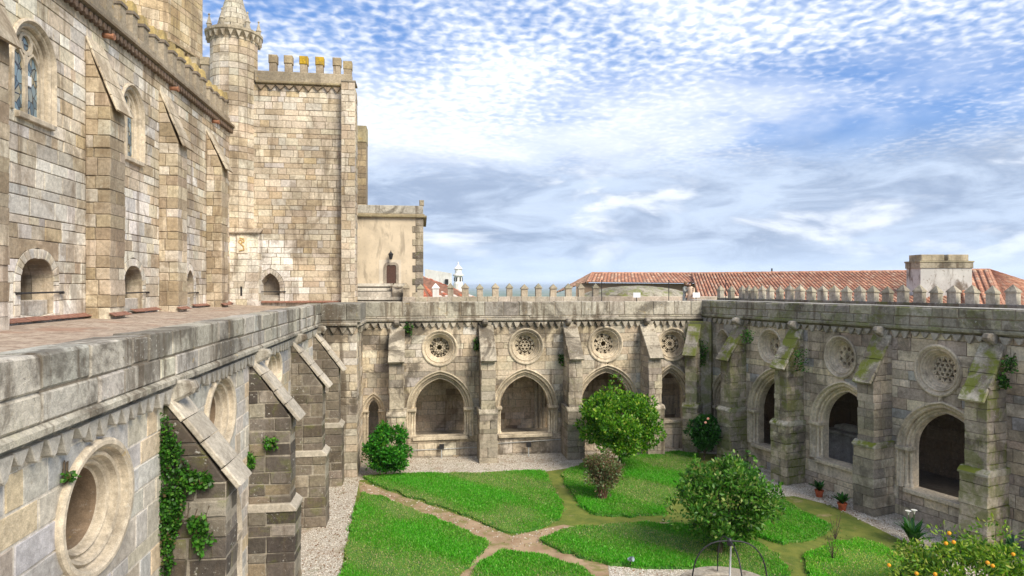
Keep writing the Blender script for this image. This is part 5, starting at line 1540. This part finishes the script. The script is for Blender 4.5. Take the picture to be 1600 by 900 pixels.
    for s in 'lr':
        c = MB(); a = J['an' + s]; c.tube([(a[0], a[1] + .05, .045), (a[0], a[1] - .05, .045), (a[0], a[1] - .17, .035)], [.045, .05, .035], 8, (.05, .04, .035)); child(c, 'shoe', M_cloth)
    return t
p = at_depth(1079, 455, 36.6)
person('standing visitor in a cream coat with dark hair on the far terrace', (p.x, p.y, 7.335), math.radians(-50), (.66, .50, .37), (.12, .11, .12), (.03, .02, .016),
       {'ell': (-.22, -.02, 1.10), 'wrl': (-.18, -.14, .92), 'hal': (-.17, -.18, .86), 'elr': (.22, -.02, 1.10), 'wrr': (.2, -.16, .95), 'har': (.19, -.21, .9)})
p = at_depth(1071, 455, 36.9)
person('visitor in a grey jacket raising both hands beside the cream coat', (p.x, p.y, 7.335), math.radians(35), (.36, .38, .36), (.22, .12, .08), (.16, .10, .06),
       {'ell': (-.22, -.12, 1.14), 'wrl': (-.10, -.32, 1.3), 'hal': (-.06, -.37, 1.36), 'elr': (.22, -.12, 1.14), 'wrr': (.1, -.32, 1.3), 'har': (.06, -.37, 1.36)})

# ------------------------------------------------------------------ plants
def crown_points(blobs, n, shell=.55, thin=.0):
    """points in and on lumpy ellipsoids; blobs: (x, y, z, rx, ry, rz, weight)"""
    w = np.array([b[6] for b in blobs]); w = w / w.sum(); k = NP.choice(len(blobs), n, p=w)
    d = NP.normal(size=(n, 3)); d /= np.linalg.norm(d, axis=1, keepdims=True)
    r = NP.uniform(0, 1, n) ** .33; r = shell + (1 - shell) * r
    r *= 1 + .13 * np.sin(d[:, 0] * 7 + k) * np.sin(d[:, 1] * 6 + k * 2) * np.sin(d[:, 2] * 8)
    b = np.array([x[:6] for x in blobs])[k]
    return b[:, :3] + d * r[:, None] * b[:, 3:6], d
def lumpy(c, r, n, spread, rs, seed, zs=1.0):
    rr = np.random.default_rng(seed); out = []
    for i in range(n):
        d = rr.normal(size=3); d /= np.linalg.norm(d)
        q = rr.uniform(.35, 1) ** .5
        out.append((c[0] + d[0] * r[0] * spread * q, c[1] + d[1] * r[1] * spread * q, c[2] + d[2] * r[2] * spread * q * zs, rs * r[0] * rr.uniform(.7, 1.25), rs * r[1] * rr.uniform(.7, 1.25), rs * r[2] * rr.uniform(.65, 1.1), 1.0))
    return out
def plant(name, label, cat, base, blobs, n, size, cols, wts, stems, lift=.25, group=None, shell=.5, aspect=.5, trunk_mat=None, extra=None):
    t = thing(name, label, cat, tuple(base), group)
    pts, d = crown_points(blobs, n, shell)
    sh, sdr = [], []
    for i in range(46):
        bb = blobs[i % len(blobs)]; dd = NP.normal(size=3); dd[2] = abs(dd[2]) + .15; dd /= np.linalg.norm(dd)
        for f in np.linspace(.9, 1.0 + NP.uniform(.25, .75), 10):
            sh.append([bb[0] + dd[0] * bb[3] * f, bb[1] + dd[1] * bb[4] * f, bb[2] + dd[2] * bb[5] * f]); sdr.append(dd)
    pts = np.vstack([pts, np.array(sh) + NP.normal(size=(len(sh), 3)) * .02]); d = np.vstack([d, np.array(sdr)])
    ok = pts[:, 2] > base[2] + .03; pts, d = pts[ok], d[ok]; n = len(pts)
    dr = d * .8 + NP.normal(size=(n, 3)) * .65; dr[:, 2] += lift
    leaf_obj('crown', t, pts, dr, size * NP.uniform(.65, 1.3, n), tones_of(n, cols, wts), M_leaf, aspect=aspect)
    if stems:
        mb = MB()
        for pl, rd in stems: mb.tube(pl, rd, 8, (.1, .08, .05))
        mb.build('trunk', trunk_mat or M_bark, t, smooth=True)
    if extra: extra(t)
    return t
def stems_for(base, blobs, k, r0, r1, fork=.45, seed=1, lean=.1):
    rr = random.Random(seed); b = V(base); top = V((sum(x[0] for x in blobs) / len(blobs), sum(x[1] for x in blobs) / len(blobs), sum(x[2] for x in blobs) / len(blobs)))
    f = b.lerp(top, fork); f.x += rr.uniform(-lean, lean); f.y += rr.uniform(-lean, lean)
    m = b.lerp(f, .5) + V((rr.uniform(-lean, lean) * .5, rr.uniform(-lean, lean) * .5, 0))
    out = [([b - V((0, 0, .05)), m, f], [r0 * 1.25, r0, r0 * .85])]
    for i in range(k):
        bl = blobs[(i * 3) % len(blobs)]; e = V(bl[:3]); md = f.lerp(e, .5) + V((rr.uniform(-.1, .1), rr.uniform(-.1, .1), .1))
        out.append(([f, md, e], [r0 * .6, r0 * .35, r1]))
    return out
# round evergreen by the far arches
b = ground(967, 738); zc = depth_of(b); c = at_depth(966, 660, zc)
bl = lumpy(c, (2.15, 1.9, 1.55), 80, .86, .22, 5) + [(c.x, c.y, c.z, 1.3, 1.2, 1.0, 14)]
bl += [(at_depth(963, 604, zc).x, c.y, at_depth(963, 606, zc).z, .35, .35, .7, .5), (at_depth(950, 610, zc).x, c.y, at_depth(950, 615, zc).z, .4, .4, .5, .4)]
plant('evergreen_tree', 'round glossy evergreen tree in front of the third far arch', 'tree', b, bl, 18000, .17, [(.06, .19, .012), (.11, .28, .018), (.20, .36, .03), (.025, .09, .008), (.32, .40, .06)], [4, 4, 2.6, 1.8, 1.2], stems_for(b, bl, 6, .10, .02, .3, 2))
# tree beside the fountain
b = ground(1122, 866); zc = depth_of(b); c = at_depth(1130, 782, zc)
bl = lumpy(c, (1.9, 1.75, 1.4), 64, .84, .2, 9) + [(c.x, c.y, c.z, 1.35, 1.25, .9, 16)]
bl += [(at_depth(1055, 790, zc).x, c.y, at_depth(1055, 800, zc).z, .5, .5, .55, .7), (at_depth(1200, 770, zc).x, c.y, at_depth(1200, 780, zc).z, .5, .5, .55, .7), (at_depth(1165, 720, zc).x, c.y + .3, at_depth(1165, 732, zc).z, .6, .6, .45, .8)]
plant('fruit_tree', 'spreading dark green tree with a forked trunk behind the fountain', 'tree', b, bl, 13000, .15, [(.045, .15, .016), (.08, .22, .022), (.14, .28, .04), (.02, .06, .008), (.26, .33, .09)], [4, 4, 2.4, 2, 1.2], stems_for(b, bl, 8, .085, .015, .3, 4, .15), shell=.3)
# orange tree in the near corner
b = ground(1520, 1010); zc = 17.0; c = at_depth(1515, 905, zc); b = V((c.x, c.y, 0))
bl = lumpy(c, (2.0, 1.9, .95), 60, .86, .2, 12) + [(c.x, c.y, c.z, 1.5, 1.4, .6, 20)] + [(at_depth(1475, 846, zc).x, c.y, at_depth(1475, 846, zc).z, .55, .5, .45, .8), (at_depth(1560, 842, zc).x, c.y, at_depth(1560, 845, zc).z, .7, .6, .5, 1), (at_depth(1400, 880, zc).x, c.y, at_depth(1400, 885, zc).z, .5, .5, .4, .7)]
def oranges(t):
    for px_, py_ in ((1389, 883), (1461, 897), (1478, 849), (1483, 833), (1490, 847), (1543, 879), (1551, 884), (1583, 866), (1432, 896)):
        p = at_depth(px_, py_, zc - 1.6 + abs(px_ - 1500) * .006); mb = MB()
        mb.lathe(p, [(0, -.046), (.023, -.041), (.042, -.02), (.047, 0), (.042, .022), (.023, .04), (.006, .044), (0, .046)], 10, (.70, .30, .012)); mb.build('orange', M_fruit, t, smooth=True)
M_fruit = plain_mat('orange_peel', (.70, .32, .015), .45, .12, 40, .15, use_tone=True)
plant('orange_tree', 'orange tree with ripe fruit in the near corner of the garden', 'tree', b, bl, 15000, .14, [(.09, .21, .02), (.17, .30, .03), (.27, .37, .04), (.04, .10, .012), (.38, .40, .08)], [4, 4, 3, 2, 1.2], stems_for(b, bl, 6, .1, .02, .3, 6), extra=oranges, aspect=.38)
# shrubs
b = ground(605, 746); zc = depth_of(b); c = at_depth(606, 702, zc)
bl = lumpy(c, (1.05, .95, 1.2), 44, .84, .24, 21) + [(at_depth(600, 672, zc).x, c.y, at_depth(600, 675, zc).z, .35, .35, .5, .6), (at_depth(622, 675, zc).x, c.y, at_depth(622, 680, zc).z, .3, .3, .45, .5), (at_depth(578, 714, zc).x, c.y, at_depth(578, 714, zc).z, .35, .35, .5, .5)]
plant('green_shrub', 'dense bright green shrub at the foot of the corner pier', 'shrub', b, bl, 8500, .15, [(.035, .20, .015), (.06, .28, .02), (.02, .10, .01), (.13, .33, .03)], [4, 3, 2, 1.4], stems_for(b, bl, 5, .06, .015, .25, 8))
b = ground(943, 783); zc = depth_of(b); c = at_depth(942, 742, zc)
bl = lumpy(V((c.x, c.y, c.z + .25)), (.95, .85, .8), 20, .7, .38, 31) + [(c.x, c.y, c.z - .45, .38, .38, .5, 1.0)]
tw = []
for i in range(26):
    a = rng.uniform(0, math.tau); r_ = rng.uniform(.2, .8); tw.append(([(b.x + .1 * math.cos(a), b.y + .1 * math.sin(a), 0), (b.x + r_ * .5 * math.cos(a), b.y + r_ * .5 * math.sin(a), 1.0), (b.x + r_ * math.cos(a), b.y + r_ * math.sin(a), rng.uniform(1.6, 2.1))], [.022, .014, .005]))
plant('twiggy_shrub', 'reddish brown twiggy shrub on the lawn before the round tree', 'shrub', b, bl, 5200, .10, [(.19, .13, .075), (.15, .20, .08), (.24, .16, .10), (.11, .09, .05), (.20, .28, .14)], [3.4, 3, 2.4, 1.6, 2], tw, trunk_mat=plain_mat('red_twigs', (.16, .085, .055), .9, .3, 10, .3), shell=.3)
b = at_depth(1101, 700, 32.3); b.z = 0; c = at_depth(1100, 674, 32.3)
bl = lumpy(c, (.85, .75, .85), 30, .8, .3, 41) + [(c.x, c.y, c.z - .3, .6, .6, .6, 6)]
def blooms(t):
    for px_, py_ in ((1102, 660), (1106, 654)):
        p = at_depth(px_, py_, 31.6); mb = MB()
        for k in range(7):
            a = k * math.tau / 7; mb.lathe(p + V((.035 * math.cos(a), -.02, .035 * math.sin(a))), [(0, -.03), (.04, 0), (0, .03)], 6, (.75, .36, .27))
        mb.lathe(p, [(0, -.05), (.06, 0), (0, .05)], 8, (.8, .5, .36)); mb.build('flower', plain_mat('pink_petal', (.75, .38, .28), .6, .15, 20, .1), t)
plant('flowering_shrub', 'dark glossy shrub with pink blooms in the far corner', 'shrub', b, bl, 3600, .17, [(.02, .09, .014), (.035, .14, .02), (.012, .05, .01)], [4, 3, 3], stems_for(b, bl, 4, .05, .012, .25, 9), extra=blooms)

def blade_plant(name, label, base, n, length, spread, cols, group=None, flowers=0, width=.09, cat='plant', z0=0.0):
    t = thing(name, label, cat, tuple(base), group); mb = MB()
    for i in range(n):
        a = rng.uniform(0, math.tau); l = length * rng.uniform(.6, 1.15); s = spread * rng.uniform(.4, 1.1); prev = None; q, fs = [], []
        tn = rng.choice(cols); d = V((math.cos(a), math.sin(a), 0)); sd = V((-d.y, d.x, 0))
        for k in range(5):
            f = k / 4; c = V(base) + V((0, 0, z0)) + d * (s * f ** 1.4) + V((0, 0, l * (f - .35 * f * f * (s / spread)))); w = width * math.sin(math.pi * (.12 + .86 * f)) * .5
            q += [tuple(c - sd * w), tuple(c + V((0, 0, -.012)) + d * .0), tuple(c + sd * w)]
        for k in range(4): fs += [(k * 3, k * 3 + 1, k * 3 + 4, k * 3 + 3), (k * 3 + 1, k * 3 + 2, k * 3 + 5, k * 3 + 4)]
        mb.add(q, fs, tuple(c * rng.uniform(.75, 1.2) for c in tn[:1]) + tuple(tn[1:]))
    mb.build('leaves', M_leaf, t)
    for i in range(flowers):
        fm = MB(); p = V(base) + V((rng.uniform(-.12, .12), rng.uniform(-.12, .12), length * rng.uniform(.85, .95)))
        sm_ = MB(); sm_.tube([V(base) + V((0, 0, .1)), p], .012, 5, (.08, .2, .03)); sm_.build('flower_stem', M_leaf, t); fm.lathe(p, [(.008, 0), (.02, .05), (.05, .12), (.10, .15)], 8, (.75, .74, .66)); fm.build('flower', plain_mat('white_petal', (.75, .74, .66), .6, .1, 20, 0), t)
    return t
for px_, py_, lb in ((1280, 776, 'leafy plant in a red pot further along the mossy wall'), (1316, 797, 'leafy plant in a red pot nearer the orange tree')):
    b = ground(px_, py_); t = blade_plant('potted_plant', lb, b, 26, .52, .42, [(.03, .10, .02), (.05, .16, .03), (.02, .06, .015)], 'potted plants by the mossy gallery', z0=.24, width=.13)
    mb = MB(); mb.lathe(b, [(.12, 0), (.165, .24), (.185, .24), (.185, .29), (.16, .29), (.15, .26), (0, .26)], 16, (.42, .10, .045)); mb.build('pot', M_terra, t, smooth=False)
blade_plant('lily_plant', 'broad-leaved lily with a white bloom by the mossy gallery sill', ground(1426, 852), 40, 1.15, .6, [(.03, .13, .03), (.05, .18, .03), (.02, .08, .02)], flowers=2, width=.2)
blade_plant('leafy_plant', 'dark leafy plant at the foot of the last mossy buttress', at_depth(1580, 850, 20.5) * 1.0 - V((0, 0, at_depth(1580, 850, 20.5).z)), 26, .9, .45, [(.02, .08, .03), (.04, .13, .03)], width=.14)
for px_, py_, lb in ((1302, 878, 'bare thin rose bush on the bright lawn bed'), (1305, 845, 'thin leafless sapling at the edge of the mossy path')):
    b = ground(px_, py_); t = thing('rose_bush', lb, 'shrub', (b.x, b.y, .08)); mb = MB()
    for i in range(7):
        a = rng.uniform(0, math.tau); h = rng.uniform(.5, .95); mb.tube([(b.x, b.y, .05), (b.x + .1 * math.cos(a), b.y + .1 * math.sin(a), h * .5), (b.x + .22 * math.cos(a), b.y + .22 * math.sin(a), h)], [.014, .01, .005], 5, (.12, .09, .05))
    mb.build('stems', M_bark, t); n = 60
    pts = np.array([[b.x, b.y, .5]]) + NP.normal(size=(n, 3)) * np.array([.16, .16, .2]); leaf_obj('leaves', t, pts, NP.normal(size=(n, 3)), np.full(n, .06), tones_of(n, [(.10, .18, .04), (.2, .08, .04)], [3, 1]), M_leaf)

def ivy_patch(name, label, fr, poly, n, size, cols, wts, parent=None, w0=.02, w1=.16, cat='ivy'):
    """climbing leaves over a polygon of a wall plane"""
    us = [p[0] for p in poly]; vs = [p[1] for p in poly]; cu, cv = sum(us) / len(us), sum(vs) / len(vs)
    t = thing(name, label, cat, tuple(fr.p(cu, min(vs), w0)))
    pts = []; cl = [(rng.uniform(min(us), max(us)), rng.uniform(min(vs), max(vs)), rng.uniform(.08, .3)) for _ in range(60)]; cl = [c for c in cl if inside(c[:2], poly)] or [(cu, cv, .2)]
    while len(pts) < n:
        c = rng.choice(cl); u, v = rng.gauss(c[0], c[2] * .6), rng.gauss(c[1], c[2] * .9)
        if inside((u, v), poly): pts.append(fr.p(u, v, rng.uniform(w0, w1) * (.4 + c[2] * 2)))
    pts = np.array(pts); d = NP.normal(size=(n, 3)) * .6 + np.array([fr.N.x, fr.N.y, -.5]); leaf_obj('leaves', t, pts, d, size * NP.uniform(.6, 1.3, n), tones_of(n, cols, wts), M_leaf, aspect=.8)
    mb = MB()
    for c in cl[:8]: mb.tube([fr.p(c[0] + .02, c[1] + .16, w0), fr.p(c[0] - .03, c[1], w0 + .02), fr.p(c[0] + .02, max(min(vs), c[1] - .3), w0 + .02)], [.010, .009, .006], 5, (.1, .08, .05))
    mb.build('stems', M_bark, t)
    return t
GRN = [(.03, .11, .012), (.055, .19, .018), (.018, .06, .01), (.10, .24, .03), (.14, .10, .05)]
FB1 = Frame((-4.7, BLU[0] - .02, 0), (1, 0, 0), (0, -1, 0))          # near flank of the first sloped buttress
P1 = lambda l: [FB1.hit(x, y) for x, y in l]
ivy_patch('hanging_ivy', 'long green ivy hanging down the first sloped buttress of the pale wall', FB1, P1([(248, 640), (264, 640), (285, 690), (300, 730), (290, 800), (275, 850), (268, 915), (238, 915), (240, 860), (250, 780)]), 3000, .065, GRN, [4, 4, 3, 1.5, .8])
ivy_patch('ivy_tuft', 'leafy tuft below the coping of the first sloped buttress', FB1, P1([(285, 730), (330, 738), (335, 752), (305, 765), (290, 750)]), 420, .10, GRN, [3, 4, 1, 3, .5])
ivy_patch('ivy_tuft', 'leafy tuft on the stones low on the first sloped buttress', FB1, P1([(295, 805), (325, 800), (335, 840), (318, 870), (300, 840)]), 320, .09, GRN, [3, 4, 1, 3, .5])
FB2 = Frame((-4.7, BLU[1] - .02, 0), (1, 0, 0), (0, -1, 0))
P2 = lambda l: [FB2.hit(x, y) for x, y in l]
ivy_patch('weed_tuft', 'fresh weeds sprouting from the second sloped buttress flank', FB2, P2([(412, 680), (432, 682), (434, 700), (416, 700)]), 130, .10, GRN, [2, 4, 1, 3, .5], cat='weeds')
ivy_patch('weed_tuft', 'weeds in the seam beside the second sloped buttress', FB2, P2([(384, 700), (398, 710), (400, 730), (384, 730)]), 130, .10, GRN, [2, 4, 1, 3, .5], cat='weeds')
ivy_patch('weed_tuft', 'weeds clinging to the near round window surround', FL, [FL.hit(x, y) for x, y in ((90, 738), (104, 736), (104, 752), (92, 754))], 60, .07, GRN, [2, 3, 2, 2, .5], cat='weeds')
ivy_patch('weed_tuft', 'weeds on the coping end over the arch of the pale wall', FL, [FL.hit(x, y, .9) for x, y in ((338, 720), (378, 722), (376, 750), (345, 752))], 160, .08, GRN, [2, 3, 2, 3, .5], w0=.85, w1=1.1, cat='weeds')
for (x0, y0, x1, y1), lb in (((632, 502, 645, 522), 'weed clump under the far cornice beside the broken buttress'), ((740, 525, 750, 548), 'weeds on the shaded flank of the far middle buttress'), ((872, 552, 884, 570), 'weeds on the flank of the buttress beside the round tree')):
    ivy_patch('weed_tuft', lb, FB, [FB.hit(x, y, .1) for x, y in ((x0, y0), (x1, y0), (x1, y1), (x0, y1))], 170, .10, GRN, [3, 2, 3, 1, .5], w0=.05, w1=.3, cat='weeds')
ivy_patch('corner_ivy', 'ivy creeping down the inner corner beside the flowering shrub', FC, [(-.1, 6.3), (.5, 6.2), (1.3, 5.9), (1.2, 4.6), (.3, 4.4), (-.1, 5.2)], 900, .10, GRN, [4, 2, 3, 1, .5], w0=.05, w1=.25)
for (x0, y0, x1, y1), lb, wq in (((1160, 515, 1172, 535), 'moss and ivy tuft on the first mossy buttress', 1.0), ((1566, 556, 1588, 582), 'bushy weed on the flank of the last mossy buttress', .4), ((1562, 585, 1574, 606), 'small weed lower on the last mossy buttress', .4), ((1240, 545, 1256, 580), 'ivy on the coping of the second mossy buttress', .8)):
    ivy_patch('weed_tuft', lb, FR, [FR.hit(x, y, wq) for x, y in ((x0, y0), (x1, y0), (x1, y1), (x0, y1))], 220, .09, GRN, [4, 2, 3, 1, .5], w0=wq, w1=wq + .2, cat='weeds')

# ------------------------------------------------------------------ fountain and small things in the garden
fc = ground(1140, 950); fz = .52
fo = thing('fountain', 'round stone fountain basin under arched iron hoops', 'fountain', (fc.x, fc.y, 0))
mb = MB(); mb.lathe((fc.x, fc.y, 0), [(1.5, 0), (1.5, .12), (1.3, .15), (1.28, fz - .12), (1.38, fz - .08), (1.4, fz), (1.36, fz + .03), (.90, fz + .03), (.86, fz), (.84, .3), (0, .25)], 40, (.34, .30, .24)); mb.build('basin', M_clois, fo, smooth=False)
wm, nt, bs, _ = new_mat('basin_water'); q = NT(nt); bs.inputs['Base Color'].default_value = (.06, .055, .06, 1); bs.inputs['Roughness'].default_value = .12; q.bump(q.noise(q.pos(), 9, 3), .25, .05, bs)
mb = MB(); mb.lathe((fc.x, fc.y, .42), [(.85, 0), (0, 0.001)], 40, (.1, .1, .1)); mb.build('water', wm, fo)
for a0 in (PHI * -1, math.pi / 2 - PHI):
    mb = MB(); pts = []
    for k in range(17):
        t = math.pi * k / 16; r_ = 1.03 * (1 if abs(math.cos(t)) > .999 else abs(math.cos(t)) ** .72) * (1 if math.cos(t) > 0 else -1); pts.append((fc.x + r_ * math.cos(a0), fc.y + r_ * math.sin(a0), fz + .02 + 1.3 * math.sin(t) ** .8))
    mb.tube(pts, .02, 7, (.02, .02, .02)); mb.build('iron_hoop', M_iron, fo, smooth=True)
mb = MB(); mb.lathe((fc.x, fc.y, fz + 1.3), [(.0, -.14), (.07, -.1), (.08, 0), (.05, .08), (.0, .1)], 10, (.03, .03, .03)); mb.build('pulley', M_iron, fo, smooth=True)
mb = MB(); mb.tube([(fc.x, fc.y, .45), (fc.x + .01, fc.y, 1.0), (fc.x + .04, fc.y, fz + 1.25)], [.022, .028, .02], 7, (.55, .56, .56)); mb.build('water_pipe', plain_mat('pale_metal', (.55, .56, .56), .35, .1, 20, 0), fo, smooth=True)
for px_, py_, lb in ((690, 716, 'small black floodlight on a stake below the first far arch'), (826, 713, 'small black floodlight on a stake below the second far arch')):
    b = ground(px_, py_); t = thing('floodlight', lb, 'lamp', (b.x, b.y, 0)); zc = depth_of(b)
    mb = MB(); mb.tube([(b.x, b.y, 0), (b.x, b.y, .5)], .03, 6, (.4, .42, .42)); mb.build('stake', plain_mat('galvanised', (.4, .42, .42), .4, .1, 20, 0), t)
    mb = MB(); mb.box((b.x, b.y, .6), (.24, .16, .22), (.02, .02, .03)); mb.box((b.x, b.y + .1, .6), (.18, .06, .16), (.05, .05, .07)); mb.build('lamp_head', M_iron, t)
mb = MB(); mb.tube([FB.p(FB.u(640), .42, .05), FB.p(FB.u(745), .45, .05)], .022, 6, (.45, .45, .43)); tag(mb.build('wall_conduit', M_mortar_w), 'thin pale conduit running low along the wall below the first far arch', 'pipe')
mb = MB(); mb.tube([FB.p(FB.u(776), .62, .05), FB.p(FB.u(876), .72, .05)], .022, 6, (.45, .45, .43)); tag(mb.build('wall_conduit', M_mortar_w), 'thin pale conduit running low along the wall below the second far arch', 'pipe')
b = ground(985, 882, .12); t = thing('garden_spotlight', 'small blue grey spotlight on the lawn edge near the fountain', 'lamp', tuple(b)); mb = MB(); mb.tube([b, b + V((0, 0, .12))], .015, 6, (.1, .1, .1)); mb.build('stake', M_iron, t)
mb = MB(); mb.tube([b + V((-.05, .06, .14)), b + V((.0, 0, .17)), b + V((.06, -.08, .2))], [.04, .07, .075], 10, (.3, .36, .42)); mb.build('lamp_head', plain_mat('blue_grey_paint', (.28, .34, .4), .4, .1, 20, 0), t, smooth=True)
flat('gravel_apron', G([(950, 884), (1010, 890), (1085, 890), (1100, 870), (1200, 880), (1245, 915), (1240, 960), (960, 960)]), .012, GM['gravel'])

def pebbles():
    mb = MB(); zones = [[(460, 905), (545, 905), (560, 745), (525, 760)], [(640, 742), (880, 732), (880, 712), (640, 715)], [(1100, 705), (1240, 765), (1300, 770), (1150, 700)], [(1250, 770), (1420, 850), (1450, 850), (1290, 762)],
                        [(565, 752), (790, 830), (790, 850), (565, 768)], [(790, 832), (1040, 812), (1040, 822), (800, 860)], [(955, 886), (1080, 892), (1080, 905), (955, 905)]]
    for zn, cnt in zip(zones, (900, 700, 350, 500, 260, 160, 200)):
        poly = G(zn); xs = [p[0] for p in poly]; ys = [p[1] for p in poly]; k = 0
        for _ in range(cnt * 6):
            x, y = R.uniform(min(xs), max(xs)), R.uniform(min(ys), max(ys))
            if not inside((x, y), poly) or any(inside((x, y), b) for b in bed_polys.values()): continue
            r = R.uniform(.015, .04); a = R.uniform(0, 6); h = r * R.uniform(.5, .9); g = R.uniform(.7, 1.1); tn = scaled(R.choice(((.70, .66, .58), (.58, .52, .44), (.40, .33, .26), (.22, .13, .07))), g)
            q = [(x + r * math.cos(a + t) * R.uniform(.7, 1.2), y + r * math.sin(a + t) * R.uniform(.7, 1.2), .012) for t in (0, 1.57, 3.14, 4.71)] + [(x, y, .014 + h)]
            mb.add(q, [(0, 1, 4), (1, 2, 4), (2, 3, 4), (3, 0, 4)], tn); k += 1
            if k >= cnt: break
    tag(mb.build('gravel', plain_mat('pebble', (.6, .55, .5), .9, .2, 20, .2, use_tone=True)), 'loose pebbles and fallen leaves scattered on the paths', 'gravel', kind='stuff')
pebbles()

# ------------------------------------------------------------------ the air over the plain
hm = bpy.data.materials.new('air'); hm.use_nodes = True; hm.node_tree.nodes.clear()
_o = hm.node_tree.nodes.new('ShaderNodeOutputMaterial'); _v = hm.node_tree.nodes.new('ShaderNodeVolumePrincipled')
_v.inputs['Density'].default_value = 9e-5; _v.inputs['Color'].default_value = (.72, .84, .97, 1)
hm.node_tree.links.new(_v.outputs[0], _o.inputs['Volume'])
mb = MB(); mb.box((0, 0, -20), (90000, 90000, 130), (1, 1, 1)); tag(mb.build('haze', hm), kind='stuff')
